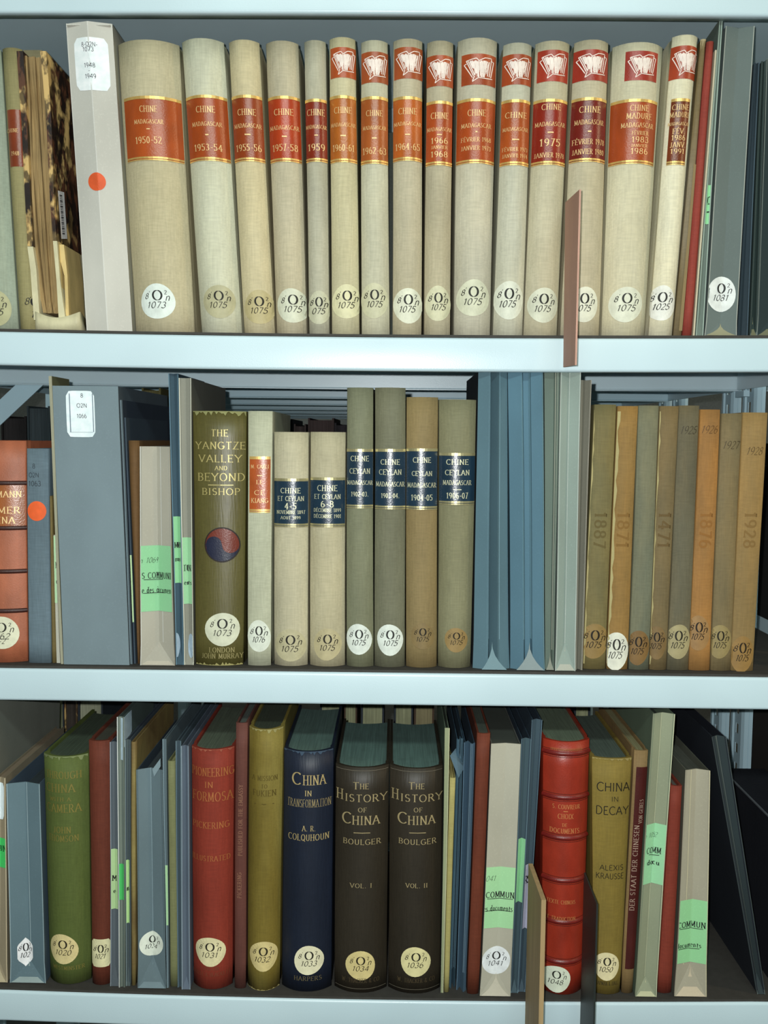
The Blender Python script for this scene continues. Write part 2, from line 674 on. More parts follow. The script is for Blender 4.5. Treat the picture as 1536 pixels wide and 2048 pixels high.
def sticker(it, root, px, py, rx, ry, num, col=(225, 235, 215), style='hand', shape='cut', o='O', tone=1.0, pre='8', line2=None, label=None):
    """round shelf-mark sticker: 8 O 2 n over the number"""
    c = albedo(col, at(px, py, it.Y))
    ob, (du, z, a, b) = it.disc('shelfmark_sticker', px, py, rx, ry, plain('sticker_paper', tuple(round(x, 3) for x in c), .6), root, .0005, shape)
    r = b
    wd = a
    q = []
    q += text_quads('O', du+.02*wd, z+.34*r, .54*r, 'didone', fit=.54*min(wd, r))
    if pre:
        q += text_quads(pre, du-.58*wd, z+.30*r, .30*r, 'hand', weight=1.2)
        q += text_quads("'", du-.45*wd, z+.42*r, .3*r, 'hand')
    q += text_quads('2', du+.5*wd, z+.5*r, .22*r, 'serif')
    q += text_quads('n', du+.64*wd, z+.24*r, .4*r, 'hand')
    q += text_quads(num, du+rnd.uniform(-.05, .05)*wd, z-.2*r, .34*r, 'hand', fit=1.05*min(wd, r*1.05), weight=1.15)
    if line2:
        q += text_quads(line2, du, z-.5*r, .3*r, 'hand')
    dark = tuple(round(x*(.03+.12*(1-tone)), 4) for x in c)
    it.quads('lettering', q, .0009, ink(dark), ob)
    return ob


def text_on(it, parent, lines, off=.0007, mt=None, label=None, name='lettering'):
    """lines: (text, px or None, py, height px, style, fit px or None [,weight])"""
    k = it.Y/F
    q = []
    for ln in lines:
        t, px, py, h, st, fit = ln[:6]
        wgt = ln[6] if len(ln) > 6 else 1.0
        rot = ln[7] if len(ln) > 7 else 0
        if px is None:
            _, z = it.loc(768, py)
            z = at((it.edges(it.zb)[0])*0+768, py, it.Y).z
            # use the spine's own x to get its height
            xx = sum(it.edges(z))/2
            P = EYE
            pxx = 768+F*((Vector((xx, it.Y, z))-EYE).dot(RT))/((Vector((xx, it.Y, z))-EYE).dot(FW))
            du, z = it.loc(pxx, py)
            du = 0
        else:
            du, z = it.loc(px, py)
        if t.startswith('_'):
            n = fit*k/2
            q.append(((du-n, z-h*k/2), (du, z-h*k/2), (du, z+h*k/2), (du-n, z+h*k/2)))
            q.append(((du, z-h*k/2), (du+n, z-h*k/2), (du+n, z+h*k/2), (du, z+h*k/2)))
        else:
            q += text_quads(t, du, z, h*k, st, None if fit is None else fit*k, wgt, rot, .14 if st in ('hand', 'sans') else .24)
    return it.quads(name, q, off, mt or gilt(), parent, label)


def z_of(it, py):
    z = at(768, py, it.Y).z
    for _ in range(3):
        xx = sum(it.edges(z))/2
        v = Vector((xx, it.Y, z))-EYE
        pxx = 768+F*v.dot(RT)/v.dot(FW)
        z = at(pxx, py, it.Y).z
    return z


def title_label(it, root, y0, y1, rgb, u0=-.97, u1=.97, rules=True, lines=None, gold=None, rough=.3, name='title_label', rule_rgb=None):
    z1, z0 = z_of(it, y0), z_of(it, y1)
    c = tuple(round(x, 3) for x in albedo(rgb, Vector((it.mid.x, it.Y, (z0+z1)/2)), 0))
    lb = it.patch(name, u0, u1, z0, z1, .0004, leather(c, rough, .6, .1), root)
    if rules:
        t = .0017
        vs = []
        for za in (z1-.0022, z0+.0022-t):
            vs.append((u0+.01, u1-.01, za, za+t))
            vs.append((u0+.01, u1-.01, za+.0017*(1 if za > (z0+z1)/2 else -1), za+.0017*(1 if za > (z0+z1)/2 else -1)+t*.6))
        v2, f2 = [], []
        for a, b, za, zb in vs:
            for i in range(13):
                u = a+(b-a)*i/12
                v2 += [it.pt(u, za, .0008), it.pt(u, zb, .0008)]
            n = len(v2)-26
            f2 += [(n+2*i, n+2*i+2, n+2*i+3, n+2*i+1) for i in range(12)]
        mesh_obj('gilt_rule', v2, f2, gilt(rule_rgb or (.75, .5, .16), .35, .5), lb)
    if lines:
        text_on(it, lb, lines, .0009, gilt(gold) if gold else gilt((.8, .55, .25), .45, .25))
    return lb


# ------------------------------------------------------------------ books
def book(name, it, label, mt, cat='book', group=None, top_rgb=(70, 80, 68), boards=True, board_over=.003, joint=True, page_inset=.003, back_mt=None, hollow=True):
    root = empty(name, it.base, label, cat, group)
    nz = 10
    bt = min(.0028, (it.xr[0]-it.xl[0])*.16)
    outer, inner = [], []
    N = 12
    us = [math.sin((-1+2*i/N)*math.pi/2) for i in range(N+1)]
    vs, fs = [], []
    rings = []
    for j in range(nz+1):
        z = it.zb+it.H*j/nz
        a, b = it.edges(z)
        hw = (b-a)/2
        cx = (a+b)/2
        o = []
        o.append(Vector((a, it.Y+it.depth, z)))
        if joint:
            g = .0011 if hw > .006 else .0004
            o.append(Vector((a, it.Y+it.bulge+.011, z)))
            o.append(Vector((a+g, it.Y+it.bulge+.007, z)))
            o.append(Vector((a+g*.4, it.Y+it.bulge+.003, z)))
        else:
            o.append(Vector((a, it.Y+it.bulge+.006, z)))
        for u in us:
            o.append(it.pt(u, z))
        tail = []
        if joint:
            tail = [Vector((b-g*.4, it.Y+it.bulge+.003, z)), Vector((b-g, it.Y+it.bulge+.007, z)), Vector((b, it.Y+it.bulge+.011, z))]
        else:
            tail = [Vector((b, it.Y+it.bulge+.006, z))]
        o += tail
        o.append(Vector((b, it.Y+it.depth, z)))
        inn = []
        for p in o:
            s = (p.x-cx)/hw
            q = Vector((p.x, p.y, p.z))
            q.x = cx+(hw-bt)*max(-1, min(1, s))
            if p.y < it.Y+it.bulge+.002:
                q.y = p.y+bt
            elif p.y < it.Y+it.bulge+.02:
                q.y = p.y+bt*.3
            inn.append(q)
        rings.append((o, inn))
    n = len(rings[0][0])
    for o, inn in rings:
        vs += o+inn
    st = 2*n
    smooth = set()
    for j in range(nz):
        for i in range(n-1):
            a = j*st+i
            fs.append((a, a+1, a+1+st, a+st))
            if 1 <= i < n-2:
                smooth.add(len(fs)-1)
            a += n
            fs.append((a+1, a, a+st, a+1+st))
        for e in (0, n-1):
            a = j*st+e
            fs.append((a, a+st, a+st+n, a+n) if e == 0 else (a+n, a+st+n, a+st, a))
    for j in (0, nz):
        for i in range(n-1):
            a = j*st+i
            f = (a, a+n, a+n+1, a+1)
            fs.append(f if j == 0 else f[::-1])
    cov = mesh_obj('cover', vs, fs, mt, root, smooth)
    fix_normals(cov)
    # text block, set below the boards, fore edge hollowed
    pv, pf = [], []
    M = 8
    for j, z in enumerate((it.zb+.003, it.zt-page_inset)):
        a, b = it.edges(z)
        a += bt+.0002
        b -= bt+.0002
        for i in range(M+1):
            r = i/M
            pv.append(Vector((a+(b-a)*r, it.Y+it.v(2*r-1, z)+bt+.0008, z)))
        for i in range(M+1):
            r = i/M
            pv.append(Vector((a+(b-a)*r, it.Y+it.depth-.004-min(.006, (b-a)*.18)*math.sin(math.pi*r), z)))
    k = 2*(M+1)
    for j in range(M):
        pf += [(j, j+1, j+1+k, j+k), (M+1+j+1, M+1+j, M+1+j+k, M+1+j+1+k),
               (k+j, k+j+1, k+M+1+j+1, k+M+1+j), (j+1, j, M+1+j, M+1+j+1)]
    pf += [(0, k, k+M+1, M+1), (M, 2*M+1, k+2*M+1, k+M)]
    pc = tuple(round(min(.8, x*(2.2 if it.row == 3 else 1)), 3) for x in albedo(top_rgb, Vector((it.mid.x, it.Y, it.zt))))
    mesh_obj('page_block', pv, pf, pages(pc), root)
    return root


# ------------------------------------------------------------------ folded card folders with a creased, gusseted spine
def folder(name, it, label, rgb, cat='folder', group=None, side_rgb=None, closed=False, top_rgb=None, creases=(), gusset_rgb=None, left_up=0.0, right_up=0.0, slope=.0, crease_rgb=None, contents=None, nz=None, backcut=0.0, mt=None, gus_u=(-.95, 0, .95)):
    root = empty(name, it.base, label, cat, group)
    c = tuple(round(x, 3) for x in albedo(rgb, it.mid))
    mt = mt or card(c)
    zs = [it.zb+it.H*j/10 for j in range(11)]
    if it.gus:
        zs = [it.zb+it.gus*j/4 for j in range(4)]+[it.zb+it.gus+(it.H-it.gus)*j/8 for j in range(9)]
    ubase = [p[0] for p in it.prof] if it.prof else ([-1, -.75, -.5, -.25, 0, .25, .5, .75, 1] if it.valley > 0 else ([-1, 0, 1] if it.valley < 0 else [-1, -.5, 0, .5, 1]))
    vs, fs = [], []
    th = .0009
    for z in zs:
        t = (z-it.zb)/it.H
        for u in ubase:
            vs.append(it.pt(u, z))
    n = len(ubase)
    for j in range(len(zs)-1):
        for i in range(n-1):
            a = j*n+i
            if ubase[i] >= 0:
                fs += [(a, a+1, a+n), (a+1, a+n+1, a+n)] if it.valley > 0 else [(a, a+1, a+n+1, a+n)]
            else:
                fs += [(a, a+n+1, a+n), (a, a+1, a+n+1)] if it.valley > 0 else [(a, a+1, a+n+1, a+n)]
    sp = mesh_obj('spine', vs, fs, mt, root)
    mod = sp.modifiers.new('thickness', 'SOLIDIFY')
    mod.thickness = th
    mod.offset = 1 if False else -1
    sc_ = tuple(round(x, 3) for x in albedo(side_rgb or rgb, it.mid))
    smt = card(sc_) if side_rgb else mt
    for sgn in (-1, 1):
        up = left_up if sgn < 0 else right_up
        P = []
        ys = [0, .25, .6, 1]
        for z in (zs[0], zs[0]+it.H*.33, zs[0]+it.H*.66, it.zt):
            for y in ys:
                a, b = it.edges(z)
                x = a if sgn < 0 else b
                yy = it.Y+it.v(sgn, z)+.0004
                P.append(Vector((x-sgn*.0002, yy+(it.Y+it.depth-yy)*y, z+(up if z == it.zt else 0)-(backcut*y if z == it.zt else 0))))
        fq = []
        for j in range(3):
            for i in range(3):
                a = j*4+i
                fq.append((a, a+1, a+5, a+4))
        m2 = len(P)
        P2 = [p-Vector((sgn*th, 0, 0)) for p in P]
        f2 = list(fq)+[tuple(m2+k for k in f[::-1]) for f in fq]
        rim = [0, 1, 2, 3, 7, 11, 15, 14, 13, 12, 8, 4]
        for i in range(12):
            a, b = rim[i], rim[(i+1) % 12]
            f2.append((b, a, a+m2, b+m2))
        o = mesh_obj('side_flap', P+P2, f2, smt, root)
        fix_normals(o)
    if closed:
        tc = tuple(round(x, 3) for x in albedo(top_rgb or rgb, it.mid))
        a, b = it.edges(it.zt)
        vs, fs = box_data(a+.0012, b-.0012, it.Y+max(it.v(0, it.zt), .001)+.001, it.Y+it.depth-.001, it.zt-.003, it.zt-.0021)
        mesh_obj('top_flap', vs, fs, card(tc), root)
    if contents:
        cc = tuple(round(x, 3) for x in albedo(contents[1], it.mid))
        zt2 = it.zt-contents[0]
        a, b = it.edges(zt2)
        wv = (b-a)*.30
        m0 = (a+b)/2
        a2, b2 = it.edges(it.zb+.004)
        m1 = (a2+b2)/2
        y0 = it.Y+max(it.valley, 0, max([p[1] for p in it.prof] if it.prof else [0]))+.003
        vs = [Vector(p) for p in ((m1-wv, y0, it.zb+.0035), (m1+wv, y0, it.zb+.0035), (m1-wv, it.Y+it.depth-.006, it.zb+.0035), (m1+wv, it.Y+it.depth-.006, it.zb+.0035),
                                  (m0-wv, y0, zt2), (m0+wv, y0, zt2), (m0-wv, it.Y+it.depth-.006, zt2), (m0+wv, it.Y+it.depth-.006, zt2))]
        mesh_obj('booklet', vs, box_data(0, 1, 0, 1, 0, 1)[1], pages(cc), root)
    if it.gus and gusset_rgb:
        gc = tuple(round(x, 3) for x in albedo(gusset_rgb, Vector((it.base.x, it.Y, it.zb))))
        g0, gc_, g1 = gus_u
        A, B, T = it.pt(g0, it.zb+.0005), it.pt(g1, it.zb+.0005), it.pt(gc_, it.zb+it.gus*.93, .0007)
        A.y = B.y = it.Y-.0006
        if it.prof:
            T.y = it.Y+.0004
        gc2 = tuple(round((a_+b_)/2, 3) for a_, b_ in zip(gc, c))
        rim = []
        for t_ in (0, .12, .28, .5, .75):
            k_ = (1-t_)**2.2
            rim.append((T.lerp(A, k_), T.lerp(B, k_)))
            for q_ in rim[-1]:
                q_.z = A.z+(T.z-A.z)*t_
        vs, fs = [], []
        for L_, R__ in rim:
            vs += [L_, R__]
        vs.append(T)
        n_ = len(rim)
        for i_ in range(n_-1):
            fs.append((2*i_, 2*i_+1, 2*i_+3, 2*i_+2))
        fs.append((2*n_-2, 2*n_-1, 2*n_))
        o = mesh_obj('gusset', vs, fs, card(gc2), root)
        md = o.modifiers.new('thickness', 'SOLIDIFY')
        md.thickness = .0004
        md.offset = 1
    if creases:  # lighter strips paint in the light that the card folds catch
        cc = tuple(round(x, 3) for x in albedo(crease_rgb or tuple(min(235, x*1.35+12) for x in rgb), it.mid))
        vs, fs = [], []
        for u in creases:
            zz = [z for z in zs if z >= it.zb+(it.gus if (it.gus and abs(u) < .9) else 0)-1e-6]
            a, b = it.edges(it.zb)
            w_ = .0005/((b-a)/2)
            for i, z in enumerate(zz):
                p = it.pt(max(-1, u-w_), z, .0003)
                q = it.pt(min(1, u+w_), z, .0003)
                if abs(u) > .98:
                    p.x = q.x = it.edges(z)[0 if u < 0 else 1]
                    p.x -= .0004
                    q.x += .0004
                n0 = len(vs)
                vs += [p, q]
                if i:
                    fs.append((n0-2, n0-1, n0+1, n0))
        mesh_obj('crease_highlight', vs, fs, card(cc), root)
    return root


def green_label(it, root, y0, y1, u0=-1, u1=1, text=(), rgb=(150, 215, 160), top_only=False):
    """pale green printed slip of the lending rules"""
    z1, z0 = z_of(it, y0), z_of(it, y1)
    c = tuple(round(x, 3) for x in albedo(rgb, Vector((it.mid.x, it.Y, (z0+z1)/2))))
    lb = it.patch('green_slip', u0, u1, z0, z1, .0006, card(c, .7, .06), root, nu=16, nz=2)
    if text:
        text_on(it, lb, text, .0011, ink())
    return lb


# =================================================================== THE STEEL SHELVING
LIPC = (.555, .70, .75)
ST = paint(LIPC, .33)
ST2 = paint((.50, .70, .78), .35)


def shelf_mesh(name, z_fn, x0, x1, y0, y1, mt, front=True, nseg=24):
    r = .003
    prof = []

    def corner(cy, cz, a0, a1):
        return [(cy+r*math.cos(math.radians(a0+(a1-a0)*i/4)), cz+r*math.sin(math.radians(a0+(a1-a0)*i/4))) for i in range(5)]
    prof += [(y0+.012, -LIP+.006), (y0+.012, -LIP)]
    prof += corner(y0+r, -LIP+r, 270, 180)
    prof += corner(y0+r, -r, 180, 90)
    prof += corner(y1-r, -r, 90, 0)
    prof += corner(y1-r, -LIP+r, 0, -90)
    prof += [(y1-.006, -LIP)]
    th = .0012
    n = len(prof)
    vs, fs = [], []
    inner = []
    for i, (y, z) in enumerate(prof):
        a, b = prof[max(0, i-1)], prof[min(n-1, i+1)]
        dy, dz = b[0]-a[0], b[1]-a[1]
        L = math.hypot(dy, dz)
        inner.append((y+dz/L*th, z-dy/L*th))
    for j in range(nseg+1):
        x = x0+(x1-x0)*j/nseg
        zz = z_fn(x)
        vs += [Vector((x, y, zz+z)) for y, z in prof]+[Vector((x, y, zz+z)) for y, z in inner]
    st = 2*n
    sm = set()
    for j in range(nseg):
        for i in range(n-1):
            a = j*st+i
            fs.append((a, a+1, a+st+1, a+st))
            sm.add(len(fs)-1)
            a += n
            fs.append((a+1, a, a+st, a+st+1))
        for e in (0, n-1):
            a = j*st+e
            fs.append((a, a+st, a+st+n, a+n))
    for j in (0, nseg):
        for i in range(n-1):
            a = j*st+i
            fs.append((a, a+1, a+n+1, a+n))
    # side flanges close the ends
    for x, s_ in ((x0, 1), (x1, -1)):
        zz = z_fn(x)
        v2, f2 = box_data(min(x, x+s_*.0012), max(x, x+s_*.0012), y0+.004, y1-.004, zz-LIP+.001, zz-.0013)
        k = len(vs)
        vs += v2
        fs += [tuple(k+i for i in f) for f in f2]
    return vs, fs, sm


SD = .345
names = {0: 'pale grey steel shelf crossing the top edge, above the cream volumes',
         1: 'pale grey steel shelf carrying the cream cloth volumes with red labels',
         2: 'pale grey steel shelf carrying the blue folders and brown worn volumes',
         3: 'lowest pale grey steel shelf, under the red and black books'}
for k in range(4):
    vs, fs, sm = shelf_mesh('shelf', lambda x: shelf_z(k, x), XL+.001, XR-.001, D, D+SD, ST)
    o = mesh_obj('shelf', vs, fs, ST, None, sm, None, (0, D, ZC-.5))
    set_tag(o, names[k], 'shelf')
    fix_normals(o)
    if k:
        nv, nf = [], []
        N = 24
        for j in range(N+1):
            x = XL+.006+(XR-XL-.012)*j/N
            z = shelf_z(k, x)
            for y, zz in ((D+.002, z+.0002), (D+.002, z+LINER), (D+SD-.004, z+LINER), (D+SD-.004, z+.0002)):
                nv.append(Vector((x, y, zz)))
        for j in range(N):
            for i in range(4):
                a, b = j*4+i, j*4+(i+1) % 4
                nf.append((a, b, b+4, a+4))
        nf += [(0, 1, 2, 3), (4*N+3, 4*N+2, 4*N+1, 4*N)]
        o = mesh_obj('shelf_liner', nv, nf, plain('liner_rubber', (.045, .042, .036), .8), None, None, None, (0, D, shelf_z(k, 0)))
        fix_normals(o)
        set_tag(o, {1: 'thin dark liner under the cream volumes with red labels', 2: 'thin dark liner under the blue folders and brown volumes',
                    3: 'dark brown shelf liner under the lowest row of books'}[k], 'shelf liner')

# shelves of the units standing back to back behind
UD = .30
BACK = [(D+SD+.014+i*.316, D+SD+.014+i*.316+UD) for i in range(6)]
ords = ['first', 'second', 'third', 'fourth', 'fifth', 'sixth']
for i, (y0, y1) in enumerate(BACK):
    zk = ZC+.0985
    vs, fs, sm = shelf_mesh('rear_shelf', lambda x: zk, XL+.001, XR-.001, y0, y1, ST2, nseg=1)
    o = mesh_obj('rear_shelf', vs, fs, ST2, None, sm, None, (0, y0, zk))
    fix_normals(o)
    set_tag(o, 'grey-blue steel shelf %s behind the front shelf, seen from below over the middle row' % ords[i], 'shelf', 'steel shelves of the cases behind')
for k, nm in ((2, 'steel shelf of the case behind the middle row, in the dark'), (3, 'steel shelf of the case behind, carrying books seen over the lowest row')):
    y0, y1 = BACK[0]
    zk = SAG[k][0]
    vs, fs, sm = shelf_mesh('rear_shelf', lambda x: zk, XL+.001, XR-.001, y0, y1, ST2, nseg=1)
    o = mesh_obj('rear_shelf', vs, fs, ST2, None, sm, None, (0, y0, zk))
    fix_normals(o)
    set_tag(o, nm, 'shelf', 'steel shelves of the cases behind')


# the next bay on the right
for k in (1, 2, 3):
    zk = SAG[k][0]
    vs, fs, sm = shelf_mesh('shelf', lambda x: zk, XR+.033, XR+.5, D, D+SD, ST, nseg=1)
    o = mesh_obj('side_shelf', vs, fs, ST, None, sm, None, (XR+.25, D, zk))
    fix_normals(o)
    set_tag(o, {1: 'upper steel shelf of the next bay, beyond the right-hand post', 2: 'middle steel shelf of the next bay, beyond the right-hand post',
                3: 'lowest steel shelf of the next bay, beyond the right-hand post'}[k], 'shelf')
for k, zt_, lab in ((2, ZC-.0, 'black box file of the next bay, beyond the brown worn volumes'), (3, ZC-.262, 'dark brown box file of the next bay, behind the black one')):
    zk = SAG[k][0]+.0005
    root = empty('box_file', (XR+.1, D+.1, zk), lab, 'box file')
    vs, fs = box_data(XR+.034, XR+.16, D+.06, D+.36, zk, zt_)
    mesh_obj('case', vs, fs, card((.018, .017, .016) if k == 2 else (.035, .03, .026)), root)
    vs, fs = box_data(XR+.0334, XR+.035, D+.06, D+.36, zt_-.03, zt_-.028)
    mesh_obj('lid_edge', vs, fs, card((.06, .06, .06)), root)


def upright(x0, x1, y0, y1, label, z0=0.0, z1=2.1, sgn=1):
    """perforated steel post: rolled C section, slots every 26 mm in the face towards the bay"""
    root = empty('upright', ((x0+x1)/2, (y0+y1)/2, z0), label, 'shelf post', 'perforated steel posts')
    face = x0 if sgn > 0 else x1
    far = x1 if sgn > 0 else x0
    yc = (y0+y1)/2
    hw = .0045
    vs, fs = [], []

    def quad(a, b, c, d):
        n = len(vs)
        vs.extend([Vector(a), Vector(b), Vector(c), Vector(d)])
        fs.append((n, n+1, n+2, n+3))
    r = (y1-y0)*.16
    cols = [(y0, face+sgn*.006), (y0+r*.4, face+sgn*.002), (y0+r, face), (yc-hw*2.6, face), (yc-hw*2.2, face+sgn*.002), (yc-hw, face+sgn*.002)]
    cols2 = [(2*yc-y, x) for y, x in cols][::-1]
    for L in (cols, cols2):
        for (ya, xa), (yb, xb) in zip(L[:-1], L[1:]):
            quad((xa, ya, z0), (xb, yb, z0), (xb, yb, z1), (xa, ya, z1))
    # strip with slots
    z = z0
    zs_, ze_ = 1.0 - .3, 1.55
    xa = face+sgn*.002
    quad((xa, yc-hw, z0), (xa, yc+hw, z0), (xa, yc+hw, zs_), (xa, yc-hw, zs_))
    z = zs_
    while z < ze_:
        quad((xa, yc-hw, z), (xa, yc+hw, z), (xa, yc+hw, z+.013), (xa, yc-hw, z+.013))
        z += .026
    quad((xa, yc-hw, z), (xa, yc+hw, z), (xa, yc+hw, z1), (xa, yc-hw, z1))
    for y in (y0, y1):
        quad((face+sgn*.006, y, z0), (far, y, z0), (far, y, z1), (face+sgn*.006, y, z1))
    o = mesh_obj('profile', vs, fs, ST2, root)
    md = o.modifiers.new('t', 'SOLIDIFY')
    md.thickness = .001
    md.offset = 0
    # hooks of the shelf brackets
    return root


upright(XR+.0015, XR+.03, D+.002, D+.05, 'front steel post at the right end of the shelves')
upright(XR+.0015, XR+.012, D+SD-.064, D+SD-.008, 'slotted steel post at the right rear corner of the shelves')
upright(XL-.03, XL-.0015, D+.002, D+.05, 'front steel post at the left end of the shelves', sgn=-1)
upright(XL-.03, XL-.0015, D+SD-.06, D+SD-.002, 'rear steel post at the left end of the shelves', sgn=-1)
for i, (y0, y1) in enumerate(BACK[:6]):
    upright(XR+.0015, XR+.012, y0+.004, y0+.055, 'near steel post of the %s case behind, at its right end' % ords[i])
    upright(XR+.0015, XR+.012, y1-.065, y1-.008, 'far steel post of the %s case behind, at its right end' % ords[i])
    upright(XL-.03, XL-.0015, y0+.004, y0+.05, 'near steel post of the %s case behind, at its left end' % ords[i], sgn=-1)

# bracket clip at the rear right corner and diagonal brace at the left
zk = ZC+.0985
vs, fs = box_data(XR-.010, XR-.0025, D+SD-.05, D+SD-.02, zk-LIP-.008, zk-LIP-.0005)
o = mesh_obj('shelf_clip', vs, fs, ST2, None, None, None, (XR-.006, D+SD-.03, zk-LIP-.004))
set_tag(o, 'small steel clip holding the right rear corner of the shelf above the brown volumes', 'clip')
p = [at(33, 768, D+SD+.008), at(88, 768, D+SD+.008), at(24, 828, D+SD+.008), at(-32, 828, D+SD+.008)]
dv = (p[2]-p[1]).normalized()
a0, a1 = p[0]-dv*.03, p[1]-dv*.03
b1, b0 = p[1]+dv*.5, p[0]+dv*.5
vs = [a0, a1, b1, b0]+[q+Vector((0, .0025, 0)) for q in (a0, a1, b1, b0)]
o = mesh_obj('diagonal_brace', vs, [(3, 2, 1, 0), (4, 5, 6, 7), (0, 1, 5, 4), (1, 2, 6, 5), (2, 3, 7, 6), (3, 0, 4, 7)], ST2, None, None, None, tuple(p[2]))
fix_normals(o)
set_tag(o, 'flat steel diagonal brace at the upper left behind the middle row', 'brace')

# floor of the stack room
vs, fs = box_data(-2.2, 2.2, -1.2, 3.6, -.05, 0)
o = mesh_obj('floor', vs, fs, plain('floor_lino', (.16, .17, .16), .5), None, None)
o['kind'] = 'structure'
for nm, bx in (('ceiling', (-2.2, 2.2, -1.2, 3.6, 2.6, 2.65)), ('wall_left', (-2.25, -2.2, -1.2, 3.6, 0, 2.6)), ('wall_right', (2.2, 2.25, -1.2, 3.6, 0, 2.6)),
               ('wall_back', (-2.2, 2.2, 3.6, 3.65, 0, 2.6)), ('wall_front', (-2.2, 2.2, -1.25, -1.2, 0, 2.6))):
    vs, fs = box_data(*bx)
    o = mesh_obj(nm, vs, fs, plain('wall_paint', (.32, .34, .33), .8), None, None)
    o['kind'] = 'structure'

# =================================================================== ROW 1
exec_rows = True


def rgb(p, it):
    return tuple(round(x, 3) for x in albedo(p, it.mid))


def worn_end(it, root, col, top=True, depth=.0035, seed=1):
    """rubbed cloth at the head or tail of a spine, ragged lower line"""
    rr = random.Random(seed)
    vs, fs = [], []
    M_ = 30
    ze = it.zt-.0001 if top else it.zb+.0002
    for i in range(M_+1):
        u = -.97+1.94*i/M_
        d_ = depth*rr.choice((.12, .2, .3, .5, 1))*rr.uniform(.5, 1)
        vs += [it.pt(u, ze, .0004), it.pt(u, ze-d_ if top else ze+d_, .0004)]
        if i:
            k = len(vs)
            fs.append((k-4, k-2, k-1, k-3))
    mesh_obj('worn_edge', vs, fs, card(rgb(col, it)), root)


CREAM = (206, 198, 164)
cream_group = 'cream cloth volumes with red labels, top row'


def emblem(it, root, x0, x1, y0, y1, col):
    """red panel with a white drawn fan of leaves"""
    k = it.Y/F
    xm, ym = (x0+x1)/2, (y0+y1)/2
    du, z = it.loc(xm, ym)
    hw, hh = (x1-x0)/2*k, (y1-y0)/2*k
    a, b = it.edges(z)
    half = (b-a)/2
    c = tuple(round(x, 3) for x in albedo(col, it.mid, 0))
    u0, u1 = max(-1, (du-hw)/half), min(1, (du+hw)/half)
    pc = it.patch('emblem_panel', u0, u1, z-hh, z+hh, .0004, leather(c, .35, .5, .2), root, nu=12, nz=2)
    q = []

    def ln(p0, p1, t=.05):
        dx, dy = p1[0]-p0[0], p1[1]-p0[1]
        L = math.hypot(dx, dy)
        nx, ny = -dy/L*t/2, dx/L*t/2
        for i in range(3):
            r0, r1 = i/3, (i+1)/3
            A = (p0[0]+dx*r0, p0[1]+dy*r0)
            B = (p0[0]+dx*r1, p0[1]+dy*r1)
            q.append(tuple((du+x*hw*.92, z+y*hh*.9) for x, y in ((A[0]-nx, A[1]-ny), (B[0]-nx, B[1]-ny), (B[0]+nx, B[1]+ny), (A[0]+nx, A[1]+ny))))
    # overlapping leaves fanned out
    for (ax, ay, bx, by) in ((-.92, .35, -.42, -.62), (-.8, .62, -.36, -.5), (-.72, .66, -.28, -.45), (.9, .62, .72, -.55), (.76, .8, .62, -.5), (-.92, .35, -.78, .42), (-.8, .62, -.2, .78), (-.2, .78, -.02, .6), (-.02, .6, .35, .82), (.35, .82, .76, .84), (.76, .66, .9, .62), (-.42, -.9, -.3, -.5), (-.42, -.9, -.05, -.62), (-.05, -.62, .4, -.66), (.4, -.66, .82, -.62)):
        ln((ax, ay), (bx, by), .055)
    rr = random.Random(3)
    for i in range(60):
        x = -.55+1.15*rr.random()
        top = .62-.1*rr.random()
        bot = -.6+.7*rr.random() if x > -.3 else .1-.5*(x+.55)
        ln((x-(.3-x)*.12, top), (x*.8+rr.uniform(-.04, .04), max(bot, -.6)), .022+.03*rr.random())
    for x in (-.1, .08, .2):
        ln((x, .5), (x*.9+.05, -.58), .09)
    it.quads('emblem_drawing', q, .0008, plain('white_foil', (.86, .74, .66), .5), pc)
    return pc


RED = (178, 70, 28)
